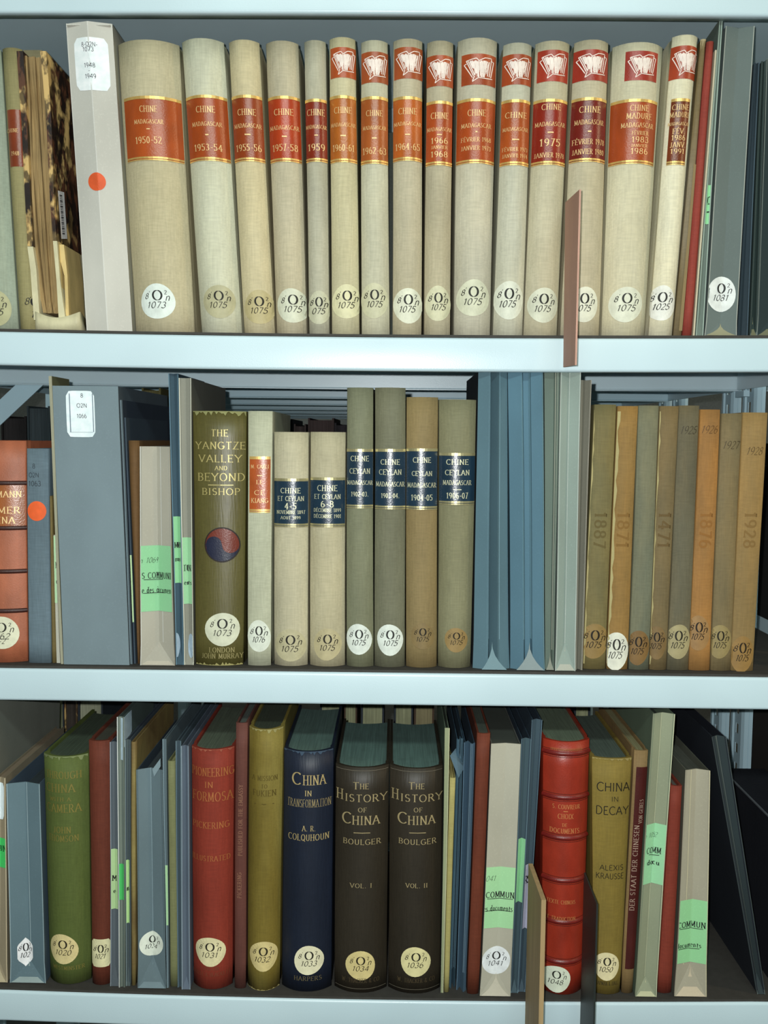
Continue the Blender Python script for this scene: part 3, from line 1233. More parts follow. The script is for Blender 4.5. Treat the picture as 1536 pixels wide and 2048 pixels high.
# top (xl,xr,y), bottom(xl,xr), label y0,y1, colour, lines, sticker(px,py,rx,ry,num,rgb), emblem
r1 = [
 ('1950-52', (234, 361, 79), (271, 392), (193, 318), (176, 66, 26), [('CHINE', 299, 221, 13, 36), ('MADAGASCAR', 299, 246, 9, 60), ('_', 299, 261, 2, 7), ('1950-52', 299, 283, 14, 54)], (317, 604, 34, 35, '1073', (238, 248, 238)), None, (190, 178, 138), 'widest cream cloth volume, red label 1950-52, bright round sticker 1073'),
 ('1953-54', (362, 450, 76), (403, 487), (191, 319), (172, 62, 24), [('CHINE', None, 221, 13, 38), ('MADAGASCAR', None, 250, 9, 60), ('_', None, 272, 2.5, 7), ('1953-54', None, 297, 14, 56)], (439, 604, 31, 33, '1075', (196, 190, 150)), None, (208, 205, 172), 'cream cloth volume with red label 1953-54, right of the widest one'),
 ('1955-56', (456, 521, 79), (488, 552), (191, 320), (158, 54, 22), [('CHINE', None, 226, 13, 36), ('MADAGASCAR', None, 253, 9, 54), ('_', None, 271, 2.5, 12), ('1955-56', None, 297, 14, 50)], (519, 615, 30, 33, '1075', (205, 190, 138)), None, (206, 192, 148), 'yellowed cream volume with dark red label 1955-56 and tan sticker'),
 ('1957-58', (531, 600, 81), (553, 616), (193, 321), (186, 52, 22), [('CHINE', None, 226, 13, 38), ('MADAGASCAR', None, 257, 9, 58), ('_', None, 275, 2.5, 10), ('1957-58', None, 297, 14, 50)], (586, 612, 31, 34, '1075', (230, 232, 205)), None, (196, 184, 148), 'cream cloth volume with bright red label 1957-58'),
 ('1959', (608, 655, 80), (618, 661), (199, 321), (140, 34, 18), [('CHINE', None, 226, 13, 34), ('MADAGASCAR', None, 255, 8, 40), ('_', None, 272, 2, 7), ('1959', None, 296, 14, 32)], (638, 616, 22, 33, '075', (214, 212, 180)), None, (184, 178, 148), 'narrowest cream volume in the row, dark red label 1959'),
 ('1960-61', (658, 714, 74), (663, 721), (192, 322), (190, 92, 34), [('CHINE', None, 222, 13, 34), ('MADAGASCAR', None, 251, 8, 48), ('_', None, 273, 2.5, 11), ('1960-61', None, 297, 14, 42)], (694, 604, 29, 34, '1075', (238, 232, 185)), (662, 712, 98, 155, (188, 72, 34)), (206, 196, 152), 'cream volume with emblem and orange label 1960-61'),
 ('1962-63', (721, 778, 80), (722, 781), (194, 325), (178, 80, 36), [('CHINE', None, 228, 12, 32), ('MADAGASCAR', None, 257, 8, 46), ('_', None, 278, 2.5, 9), ('1962-63', None, 303, 14, 46)], (749, 602, 27, 34, '1075', (222, 218, 180)), (724, 776, 107, 165, (176, 72, 36)), (204, 198, 164), 'cream volume with emblem and orange label 1962-63'),
 ('1964-65', (786, 848, 77), (784, 845), (194, 319), (192, 84, 30), [('CHINE', None, 224, 13, 36), ('MADAGASCAR', None, 249, 8, 54), ('_', None, 271, 2.5, 10), ('1964-65', None, 295, 14, 48)], (816, 612, 28, 35, '1075', (244, 244, 216)), (790, 846, 98, 157, (182, 74, 36)), (196, 184, 148), 'cream volume with emblem and orange label 1964-65, bright sticker 1075'),
 ('1966', (853, 909, 81), (847, 902), (203, 328), (182, 66, 28), [('CHINE', None, 233, 13, 34), ('MADAGASCAR', None, 260, 8, 48), ('_', None, 271, 2, 10), ('1966', None, 283, 12, 32), ('JANVIER', None, 296, 7, 32), ('1968', None, 310, 12, 32)], (876, 608, 25, 34, '1075', (232, 228, 188)), (855, 907, 114, 172, (184, 70, 34)), (186, 174, 138), 'browner cream volume with emblem, red label 1966 to 1968'),
 ('1968', (914, 997, 75), (906, 982), (198, 324), (180, 64, 26), [('CHINE', None, 228, 13, 36), ('MADAGASCAR', None, 253, 9, 60), ('_', None, 266, 2.5, 4), ('FÉVRIER 1968', None, 281, 9, 60), ('JANVIER 1973', None, 298, 9, 60)], (946, 597, 32, 36, '1075', (232, 232, 200)), (925, 991, 112, 170, (178, 64, 30)), (200, 192, 162), 'broad cream volume with emblem, label February 1968 to January 1973'),
 ('1973', (1006, 1067, 85), (985, 1047), (200, 328), (180, 70, 28), [('CHINE', None, 232, 12, 42), ('MADAGASCAR', None, 260, 8, 50), ('_', None, 281, 2.5, 14), ('FÉVRIER 1973', None, 300, 8, 50), ('JANVIER 1974', None, 313, 8, 50)], (1017, 601, 29, 37, '1075', (236, 238, 216)), (1007, 1064, 112, 169, (178, 62, 28)), (198, 194, 166), 'cream volume with emblem and red label, left of the 1975 volume'),
 ('1975', (1070, 1143, 81), (1046, 1116), (199, 327), (150, 28, 18), [('CHINE', None, 216, 12, 38), ('MADAGASCAR', None, 250, 9, 60), ('_', None, 267, 2.5, 12), ('1975', None, 287, 15, 40), ('JANVIER 1978', None, 312, 10, 60)], (1086, 611, 29, 35, '1075', (228, 230, 204)), (1077, 1136, 104, 163, (178, 46, 30)), (198, 188, 152), 'cream volume with emblem and deep red label 1975'),
 ('1978', (1148, 1220, 79), (1119, 1200), (196, 321), (122, 20, 18), [('CHINE', None, 221, 13, 42), ('MADAGASCAR', None, 246, 10, 58), ('_', None, 265, 3, 7), ('FÉVRIER 1978', None, 285, 11, 64), ('JANVIER 1980', None, 305, 11, 64)], (1167, 610, 28, 35, '1075', (238, 238, 214)), (1150, 1217, 103, 161, (172, 40, 28)), (194, 182, 146), 'cream volume with darkest crimson label, behind the pink card slip'),
 ('1983', (1224, 1329, 84), (1201, 1290), (199, 325), (170, 60, 26), [('CHINE', 1277, 219, 12, 38), ('MADURE', 1277, 235, 12, 52), ('MADAGASCAR', 1274, 253, 10, 66), ('FÉVRIER', 1278, 269, 8, 34), ('1983', 1278, 282, 12, 34), ('JANVIER', 1276, 294, 6, 34), ('1986', 1276, 305, 12, 34)], (1251, 610, 32, 35, '1075', (232, 234, 210)), (1251, 1314, 107, 162, (170, 40, 30)), (208, 200, 164), 'wide cream volume with emblem, label 1983 to 1986'),
 ('1986', (1344, 1399, 69), (1296, 1346), (198, 327), (118, 40, 18), [('CHINE', None, 216, 11, 32), ('MADURE', None, 231, 11, 38), ('MADAGASCAR', None, 249, 7, 42), ('FÉV.', None, 264, 11, 24), ('1986', None, 277, 11, 26), ('JANV.', None, 291, 11, 30), ('1991', None, 304, 10, 26)], (1323, 607, 27, 34, '1025', (244, 244, 232)), (1343, 1398, 95, 157, (176, 56, 32)), (222, 214, 178), 'tallest cream volume, brown and gold label, last of the cream set'),
]
for (key, top, bot, (ly0, ly1), lc, lines, stk, emb, col, lab) in r1:
    wd = (top[1]-top[0])/2090
    top, bot = (top[0]+1, top[1]-3, top[2]), (bot[0]+1, bot[1]-2)
    it = Item(1, top, bot, rec=.011, bulge=min(.014, wd*.27), depth=.17)
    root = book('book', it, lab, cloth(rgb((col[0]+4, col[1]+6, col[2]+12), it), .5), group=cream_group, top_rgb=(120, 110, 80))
    # wide labels do not quite reach the joints
    ex = (.86, .97) if key == '1950-52' else ((.97, .88) if key == '1983' else (.97, .97))
    if key == '1986':
        ex = (.72, .72)
    L = [(t, x, y, h*(.88 if t != '_' else 1), 'serif', f*.92, 1.0) for (t, x, y, h, f) in lines]
    title_label(it, root, ly0, ly1, (lc[0]-4, lc[1]+12, lc[2]+4), -ex[0], ex[1], True, L)
    if emb:
        emblem(it, root, emb[0], emb[1], emb[2], emb[3], (emb[4][0]-6, emb[4][1]+12, emb[4][2]+6))
    sticker(it, root, *stk[:5], col=stk[5])

# left end of the top row
it = Item(1, (-70, 1, 95), (-42, 38), rec=.013, bulge=.006, depth=.17)
root = book('book', it, 'grey-green volume cut off by the left edge of the top row', cloth(rgb((150, 160, 140), it), .3), top_rgb=(120, 110, 80))
sticker(it, root, -8, 617, 30, 36, '1095', (178, 176, 132))
it = Item(1, (3, 44, 95), (42, 76), rec=.016, bulge=.005, depth=.17)
root = book('book', it, 'drab cloth volume with faded red label, left of the broken marbled book', cloth(rgb((150, 142, 98), it), .5), top_rgb=(120, 110, 80))
title_label(it, root, 219, 333, (136, 62, 36), -.8, 1, False, [('CHINE', 26, 262, 7, 'serif', 22), ('1948', 32, 308, 8, 'serif', 14)])
text_on(it, root, [('8', 56, 603, 13, 'hand', None), ("'", 60, 600, 12, 'hand', None), ('O', 68, 604, 16, 'didone', 12), ('1', 66, 628, 14, 'hand', None)], .0006, ink())

# the broken book: no spine, bare sewn sections between marbled boards
z0b = stand_z(1, -.35)+.0003
YB = D+.008


def strip_body(name, pts, y0, y1, mt, parent, wob=0.0, label=None):
    """pts: (xl,xr,z) levels"""
    vs, fs = [], []
    for i, (a, b, z) in enumerate(pts):
        o = wob*math.sin(i*2.3)
        vs += [Vector((a, y0+o, z)), Vector((b, y0-o, z)), Vector((b, y1, z)), Vector((a, y1, z))]
    n = len(pts)
    for i in range(n-1):
        for j in range(4):
            a, b = i*4+j, i*4+(j+1) % 4
            fs.append((a, b, b+4, a+4))
    fs += [(3, 2, 1, 0), (4*n-4, 4*n-3, 4*n-2, 4*n-1)]
    o = mesh_obj(name, vs, fs, mt, parent, None, label)
    return fix_normals(o)


def pxr(Y, rows):
    return [(at(a, y, Y).x, at(b, y, Y).x, at((a+b)/2, y, Y).z) for a, b, y in rows]


broken = empty('book', (at(115, 650, YB).x, YB, z0b), 'broken book without its spine, bare brown sections between marbled boards', 'book')
mar = marbled()
vel = leather(rgb((205, 198, 160), it), .5, .3, .2)
lb = pxr(YB, [(64, 72, 642), (58, 68, 520), (52, 62, 480)])
strip_body('marbled_board', pxr(YB, [(55, 66, 492), (49, 60, 380), (43, 54, 250), (37, 50, 160), (33, 46, 102)]), YB, YB+.14, mar, broken)
strip_body('vellum_edge', pxr(YB, [(68, 80, 640), (61, 73, 540), (55, 66, 493)]), YB-.0003, YB+.14, vel, broken)
strip_body('marbled_board', pxr(YB, [(106, 113, 482), (100, 108, 400), (93, 103, 250), (86, 97, 160), (80, 92, 102)]), YB, YB+.14, mar, broken)
rb = pxr(YB, [(118, 132, 645), (113, 120, 560), (106, 114, 482)])
strip_body('vellum_edge', rb, YB-.0003, YB+.14, vel, broken)
tan_l = leather(rgb((205, 180, 118), it), .5, .3, .2)
strip_body('leather_corner', pxr(YB+.03, [(150, 156, 640), (147, 153, 560), (131, 146, 500)]), YB+.004, YB+.05, tan_l, broken)
vs = [at(117, 482, YB+.002), at(128, 640, YB+.002), at(158, 640, YB+.045), at(156, 515, YB+.045)]
vs += [v+Vector((-.001, .002, 0)) for v in vs]
fix_normals(mesh_obj('leather_corner', vs, [(0, 1, 2, 3), (7, 6, 5, 4), (0, 4, 5, 1), (1, 5, 6, 2), (2, 6, 7, 3), (3, 7, 4, 0)], tan_l, broken))
# bare sections, each gathering its own ridge
pagec = pages(rgb((160, 132, 84), it))
sec = [(.0, .22), (.22, .42), (.42, .6), (.6, .78), (.78, 1.0)]
L0 = [(47, 82, 112), (52, 90, 200), (58, 98, 330), (68, 106, 480), (82, 114, 600), (88, 117, 626)]
for q, (s0, s1) in enumerate(sec):
    rows = []
    for i, (a, b, y) in enumerate(L0):
        wv = 1.2*math.sin(i*1.9+q)
        rows.append((a+(b-a)*s0+wv*(q > 0), a+(b-a)*s1+wv*(q < 4)-.5, y))
    strip_body('section', pxr(YB+.006, rows), YB+.005+.002*(q % 2)+.001*q, YB+.13, pagec, broken, .0012)
z_t = at(60, 106, YB).z
vs = [at(47, 100, YB+.05), at(84, 100, YB+.05), at(94, 130, YB+.05), at(48, 130, YB+.05)]
vs += [v+Vector((0, .002, 0)) for v in vs]
fix_normals(mesh_obj('headcap', vs, [(0, 1, 2, 3), (7, 6, 5, 4), (0, 4, 5, 1), (1, 5, 6, 2), (2, 6, 7, 3), (3, 7, 4, 0)], cloth(rgb((150, 145, 110), it), .4), broken))
# vellum tail cap, a curved trough at the foot
vs, fs = [], []
N = 12
for i in range(N+1):
    r = i/N
    x = at(72+88*r, 640, YB).x
    zt = at(116, 624, YB).z - (.006)*math.sin(math.pi*r)
    yy = YB-.002-.004*math.sin(math.pi*r)
    vs += [Vector((x, yy, z0b)), Vector((x, yy, zt)), Vector((x, yy+.004, zt+.0006)), Vector((x, YB+.05, z0b))]
for i in range(N):
    for j in range(4):
        a, b = i*4+j, i*4+(j+1) % 4
        fs.append((a, b, b+4, a+4))
fs += [(3, 2, 1, 0), (4*N, 4*N+1, 4*N+2, 4*N+3)]
fix_normals(mesh_obj('tailcap', vs, fs, vel, broken, True))
# barcode on the marbled side, facing right
yb0, yb1 = YB+.030, YB+.046
bx = at(108, 430, YB+.02).x
p0, p1 = at(122, 373, YB+.03), at(135, 480, YB+.03)
vs = [Vector((p0.x-.003, YB-.0006, p0.z)), Vector((p0.x+.004, YB-.0006, p0.z)), Vector((p1.x+.003, YB-.0006, p1.z)), Vector((p1.x-.004, YB-.0006, p1.z))]
# marbled outer face of the right board, turned towards the lens
vs = [at(92, 104, YB+.001), at(117, 482, YB+.001), at(157, 505, YB+.055), at(150, 180, YB+.055)]
vs += [v+Vector((-.0015, .001, 0)) for v in vs]
mb = fix_normals(mesh_obj('board_face', vs, [(0, 1, 2, 3), (7, 6, 5, 4), (0, 4, 5, 1), (1, 5, 6, 2), (2, 6, 7, 3), (3, 7, 4, 0)], mar, broken))


def onface(r, t):
    a = vs[0].lerp(vs[3], r)
    b = vs[1].lerp(vs[2], r)
    return a.lerp(b, t)+Vector((.0006, -.0006, 0))


qv = [onface(.1, .72), onface(.38, .70), onface(.42, .96), onface(.13, .98)]
bc = mesh_obj('barcode_sticker', qv, [(0, 1, 2, 3)], plain('sticker_paper', (.7, .68, .66), .5), broken)
bv, bf = [], []
for i in range(22):
    t0 = .08+.84*i/22
    t1 = t0+(.012 if i % 3 else .024)
    for t in (t0, t1):
        bv += [qv[0].lerp(qv[3], t).lerp(qv[1].lerp(qv[2], t), .2)+Vector((.0003, -.0004, 0)), qv[0].lerp(qv[3], t).lerp(qv[1].lerp(qv[2], t), .62)+Vector((.0003, -.0004, 0))]
    n = len(bv)-4
    bf.append((n, n+1, n+3, n+2))
mesh_obj('barcode', bv, bf, ink(), bc)

# pinkish pamphlet box
it = Item(1, (129, 221, 42), (171, 262), rec=.006, bulge=.0, depth=.2, valley=-.006, gus=0)
root = folder('pamphlet_box', it, 'tall pale grey folded card box 1948-1949 with orange dot', (203, 201, 190), 'box', side_rgb=(150, 150, 138), closed=True, creases=(-1, 0), crease_rgb=(215, 214, 205))
ob, (du, z, a, b) = it.disc('call_number_label', 182, 127, 33, 50, plain('sticker_paper', (.84, .93, .93), .5), root, .0005, 'rect')
text_on(it, ob, [('8-O2N-', 178, 88, 8, 'sans', 30), ('1073', 176, 98, 8, 'sans', 20), ('1948', 179, 130, 8, 'sans', 20), ('-', 179, 141, 6, 'sans', 5), ('1949', 181, 152, 8, 'sans', 20)], .0009, ink((.03, .03, .05)))
it.disc('orange_dot', 193, 363, 17.5, 17.5, plain('orange_paper', (.68, .10, .025), .6), root, .0005)

# right end of the top row
it = Item(1, (1402, 1412, 78), (1347, 1363), rec=.014, bulge=.0015, depth=.16)
root = book('book', it, 'thin olive-brown worn book, right of the tallest cream volume', cloth(rgb((118, 100, 62), it), .8, (.30, .26, .2)), top_rgb=(120, 110, 80))
worn_end(it, root, (176, 160, 120), True, .012, 11)
fv = [it.at_m(.0005, it.zb+it.H*f_, .0006) for f_ in (.02, .2, .35, .5, .585)]+[it.at_m((it.edges(it.zb+it.H*f_)[1]-it.edges(it.zb+it.H*f_)[0])/2, it.zb+it.H*f_, .0006) for f_ in (.585, .5, .35, .2, .02)]
mesh_obj('paper_remnant', fv, [(0, 1, 8, 9), (1, 2, 7, 8), (2, 3, 6, 7), (3, 4, 5, 6)], card(rgb((150, 132, 92), it)), root)
it = Item(1, (1413, 1428, 82), (1363, 1383), rec=.013, bulge=.0025, depth=.16)
root = book('book', it, 'thin dark red book at the right of the top row', cloth(rgb((150, 62, 50), it), .2), top_rgb=(190, 180, 150))
it = Item(1, (1428, 1431, 100), (1383.5, 1388), rec=.013, bulge=.0, depth=.15)
folder('pamphlet', it, 'slim cream pamphlet edge right of the thin red book', (200, 190, 160), 'pamphlet')
it = Item(1, (1432, 1444, 36), (1388.5, 1405), rec=.012, bulge=.0, depth=.22, valley=.002, gus=.02)
root = folder('folder', it, 'tall slim grey-green folder with a narrow green slip', (108, 122, 112), creases=(-1, 1), backcut=.01)
green_label(it, root, 370, 448, -1, .9, [('OO', 1414, 401, 14, 'bold', 22), ('_', 1413, 424, 2.5, 'bold', 14)])
it = Item(1, (1452, 1508, 52), (1411, 1471), rec=.012, bulge=.0, depth=.2, valley=.004, gus=.013, prof=None)
root = folder('folder', it, 'grey open-topped folder with round sticker 1081', (104, 116, 112), creases=(-1, 1), gusset_rgb=(190, 180, 130), crease_rgb=(160, 165, 155), contents=(.03, (60, 60, 50)))
sticker(it, root, 1443, 588, 29, 34, '1081', (235, 240, 235), pre='')
it = Item(1, (1509.5, 1518, 125), (1476, 1494), rec=.02, bulge=.0, depth=.2, valley=.003)
folder('folder', it, 'dark slate folder right of the one marked 1081', (44, 58, 66), creases=(1,))
it = Item(1, (1520, 1531, 122), (1496, 1512), rec=.014, bulge=.0, depth=.2, valley=.005, gus=.02)
folder('folder', it, 'dark green-black folder second from the right edge of the top row', (40, 56, 54), creases=(-1, 1), gusset_rgb=(150, 148, 110), crease_rgb=(110, 120, 115))
it = Item(1, (1534, 1580, 118), (1514, 1580), rec=.014, bulge=.0, depth=.2, valley=.005, gus=.02)
folder('folder', it, 'dark folder cut by the right edge of the top row', (38, 54, 56), creases=(-1, 1), gusset_rgb=(150, 148, 110), crease_rgb=(110, 120, 115))

# =================================================================== ROW 2
it = Item(2, (-70, 52, 881), (-66, 56), rec=.012, bulge=.008, depth=.17)
root = book('book', it, 'brown leather book with raised bands and gold lettering, left end of middle row', leather(rgb((172, 98, 66), it), .5, .4, .4), top_rgb=(60, 40, 30))
title_label(it, root, 969, 1052, (156, 88, 40), -1, .95, False, [('NEUMANN', 2, 988, 12, 'serif', 76), ('HANS', -40, 1020, 12, 'serif', 40), ('ZIMMER', 0, 1020, 13, 'serif', 76), ('CHINA', 2, 1040, 13, 'serif', 54)])
for y in (966, 1056, 1143, 1222):
    z = z_of(it, y)
    vs, fs = [], []
    for i in range(17):
        u = -1+2*i/16
        for dz, o_ in ((-.0022, .0002), (-.0012, .0013), (0, .0017), (.0012, .0013), (.0022, .0002)):
            vs.append(it.pt(u, z+dz, o_))
    for i in range(16):
        for j in range(4):
            a = i*5+j
            fs.append((a, a+5, a+6, a+1))
    mesh_obj('raised_band', vs, fs, leather(rgb((60, 26, 18), it), .5), root, True)
sticker(it, root, 4, 1265, 34, 34, '1062', (220, 220, 190), line2='1-2')

it = Item(2, (54, 96, 897), (58, 101), rec=.012, bulge=.001, depth=.16)
root = book('book', it, 'slate blue bound book with orange dot', cloth(rgb((103, 122, 132), it), .15), top_rgb=(60, 50, 40), joint=False)
text_on(it, root, [('8', 68, 932, 9, 'sans', None), ('O2N', 68, 950, 9, 'sans', 20), ('1063', 70, 967, 10, 'sans', 24)], .0005, ink((.03, .04, .05)))
it.disc('orange_dot', 74, 1022, 19, 20, plain('orange_paper', (.80, .12, .025), .6), root, .0005)
it = Item(2, (97.5, 105, 992), (102, 113), rec=.013, bulge=.0015, depth=.15)
root = book('book', it, 'thin olive-brown book beside the slate blue one', cloth(rgb((120, 104, 62), it), .6), top_rgb=(60, 50, 40))
it = Item(2, (106, 109, 1070), (114, 121), rec=.013, bulge=.0, depth=.15)
root = folder('pamphlet', it, 'thin pale pamphlet with green slip, left of the big grey box', (190, 188, 172), 'pamphlet')
green_label(it, root, 1072, 1206, -1, 1, [('M', 116, 1130, 12, 'bold', 8), ('x', 116, 1162, 8, 'bold', 6), ('e', 116, 1162, 10, 'bold', 6)], (185, 222, 175))
it = Item(2, (97, 103, 752), (122, 127), rec=.009, bulge=.0, depth=.05)
root = folder('card_board', it, 'tall olive card board standing against the left side of the big box', (168, 166, 140), 'board', side_rgb=(112, 112, 78))
it = Item(2, (105, 236, 772), (128, 259), rec=.008, bulge=.0, depth=.2, gus=0)
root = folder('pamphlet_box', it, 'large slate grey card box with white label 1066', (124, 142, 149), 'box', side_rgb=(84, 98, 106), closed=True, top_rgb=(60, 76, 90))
ob, (du, z, a, b) = it.disc('call_number_label', 161.5, 828, 28.5, 46, plain('sticker_paper', (.80, .93, .96), .5), root, .0005, 'rect')
k = it.Y/F
fr = []
for (x0, y0, x1, y1) in ((140, 787, 141, 864), (186, 787, 187, 864), (140, 864, 187, 865)):
    A = it.loc(x0, y0)
    B = it.loc(x1, y1)
    fr.append(((A[0], A[1]), (B[0], A[1]), (B[0], B[1]), (A[0], B[1])))
it.quads('frame_line', fr, .0008, ink((.2, .25, .3)), ob)
text_on(it, ob, [('8', 164, 791, 8, 'sans', None), ('O2N', 164, 811, 8, 'sans', 20), ('1066', 164, 832, 8, 'sans', 19)], .0009, ink((.03, .03, .05)))
it = Item(2, (238, 243, 800), (260, 264), rec=.012, bulge=.0, depth=.2)
folder('folder', it, 'slim dark slate folder against the right side of the big box', (84, 98, 104), side_rgb=(50, 62, 76), creases=(-1,))
it = Item(2, (244, 250, 835), (264.5, 268), rec=.014, bulge=.0, depth=.17)
root = folder('folder', it, 'slim dark folder with a pale green slip, left of the thin brown book', (60, 74, 86))
green_label(it, root, 1110, 1244, -1, 1, [('n', 257, 1171, 11, 'bold', 8), ('a', 258, 1200, 8, 'bold', 7)], (190, 220, 165))
it = Item(2, (252, 279, 881), (268.5, 281), rec=.014, bulge=.003, depth=.15)
root = book('book', it, 'thin plain brown book left of the beige folder', cloth(rgb((112, 82, 48), it), .5), top_rgb=(70, 60, 45))
# beige folder with its green slip
it = Item(2, (280, 338, 893), (283, 348), rec=.008, bulge=.0, depth=.17, valley=.008, gus=.022)
root = folder('folder', it, 'beige folder with wide green slip and handwritten 1069', (182, 178, 162), side_rgb=(150, 150, 140), creases=(-1, .3), gusset_rgb=(206, 196, 176), crease_rgb=(205, 205, 195), contents=(.02, (70, 80, 82)))
green_label(it, root, 1092, 1224, -1, 1, [('n 1069', 297, 1121, 11, 'hand', 34, .7), ('S COMMUNIQ', 317, 1152, 12, 'bold', 68), ('_', 317, 1160, 1.2, 'bold', 62), ('e des documents', 317, 1181, 12, 'bold', 68), ('_', 317, 1187, 1.2, 'bold', 62)])
it = Item(2, (337, 356, 747), (352, 367), rec=.012, bulge=.0, depth=.13, valley=.003, gus=.018)
root = folder('folder', it, 'tall dark blue folder with green slip, right of the beige folder', (66, 92, 106), side_rgb=(60, 84, 96), creases=(-1, 1))
it.disc('shelfmark_sticker', 353, 1290, 6, 25, plain('sticker_paper', rgb((165, 188, 205), it), .6), root)
green_label(it, root, 1033, 1166, -1, 1, [('MMU', 357, 1090, 11, 'bold', 18), ('ment', 357, 1118, 9, 'bold', 16)])
it = Item(2, (358, 381, 756), (368, 386), rec=.012, bulge=.0, depth=.19, valley=.003, gus=.018)
root = folder('folder', it, 'tall grey folder with green slip, left of the olive gilt book', (152, 152, 138), side_rgb=(118, 118, 106), creases=(-1, 1))
it.disc('shelfmark_sticker', 382, 1292, 7, 25, plain('sticker_paper', rgb((165, 188, 205), it), .6), root)
green_label(it, root, 1075, 1208, -1, 1, [('TUNI', 376, 1136, 12, 'bold', 20), ('ents', 376, 1165, 9, 'bold', 17)], (160, 216, 165))

# olive book
it = Item(2, (382, 494, 822), (392, 487), rec=.010, bulge=.008, depth=.17)
root = book('book', it, 'olive green gilt-lettered book with red and blue roundel', cloth(rgb((98, 92, 46), it), .35, None, .42, .5), top_rgb=(80, 80, 50))
worn_end(it, root, (150, 150, 96), True, .006, 3)
worn_end(it, root, (168, 160, 100), False, .004, 4)
text_on(it, root, [('THE', 440, 866, 13, 'serif', 33), ('YANGTZE', 440, 891, 14, 'serif', 98), ('VALLEY', 440, 917, 14, 'serif', 84), ('AND', 443, 936, 8, 'serif', 24), ('BEYOND', 442, 954, 15, 'serif', 92), ('_', 442, 970, 1.5, 'serif', 50), ('BISHOP', 442, 983, 13, 'serif', 74)], .0005, gilt((.50, .42, .16)), None)
text_on(it, root, [('LONDON', 444, 1299, 10, 'serif', 50), ('JOHN MURRAY', 444, 1311, 10, 'serif', 82)], .0005, gilt((.34, .29, .12)), 'dull gilt lettering at the foot')
em, (du, z, a, b) = it.disc('roundel', 445, 1089, 34.5, 35, leather(rgb((128, 56, 40), it), .35, .4, .0), root, .0005)
N = 20
R_ = a
poly = []
for i in range(N+1):
    t = math.radians(100+180*i/N)
    poly.append((R_*.95*math.cos(t), R_*.95*math.sin(t)))
# blue comma: left half plus lower lobe
vs, fs = [], []
for i in range(33):
    x = -.95+1.9*i/32
    lo_ = -math.sqrt(max(0, .9025-x*x))
    hi_ = math.sqrt(max(0, .2256-(x+.475)**2)) if x < 0 else -math.sqrt(max(0, .2256-(x-.475)**2))
    for q_ in range(4):
        y = lo_+(hi_-lo_)*q_/3
        vs.append(it.at_m(du+x*a, z+y*b, .0009))
    if i:
        n = len(vs)-8
        fs += [(n+q_, n+4+q_, n+5+q_, n+1+q_) for q_ in range(3)]
mesh_obj('blue_comma', vs, fs, leather(rgb((40, 44, 66), it), .35, .4, .0), em)
ring = []
for i in range(36):
    t0, t1 = math.radians(i*10), math.radians(i*10+10)
    ring.append(((du+a*.95*math.cos(t0), z+b*.95*math.sin(t0)), (du+a*1.02*math.cos(t0), z+b*1.02*math.sin(t0)), (du+a*1.02*math.cos(t1), z+b*1.02*math.sin(t1)), (du+a*.95*math.cos(t1), z+b*.95*math.sin(t1))))
it.quads('roundel_ring', ring, .001, ink((.02, .015, .012)), em)
sticker(it, root, 445, 1258, 34, 35, '1073', (222, 224, 196))

it = Item(2, (496, 545, 822), (496, 542), rec=.012, bulge=.003, depth=.16)
root = book('book', it, 'narrow cream book with orange label and round sticker 1076', cloth(rgb((196, 198, 170), it), .2), top_rgb=(90, 90, 70))
title_label(it, root, 914, 1023, (190, 92, 42), -.85, .85, True, [('M. CARLI', None, 933, 7, 'serif', 34), ('_', None, 951, 1.5, 'serif', 10), ('LE', None, 964, 8, 'serif', 12), ('CE', None, 985, 9, 'serif', 20), ('KIANG', None, 1001, 9, 'serif', 32)])
sticker(it, root, 518, 1272, 23, 33, '1076', (232, 238, 220))

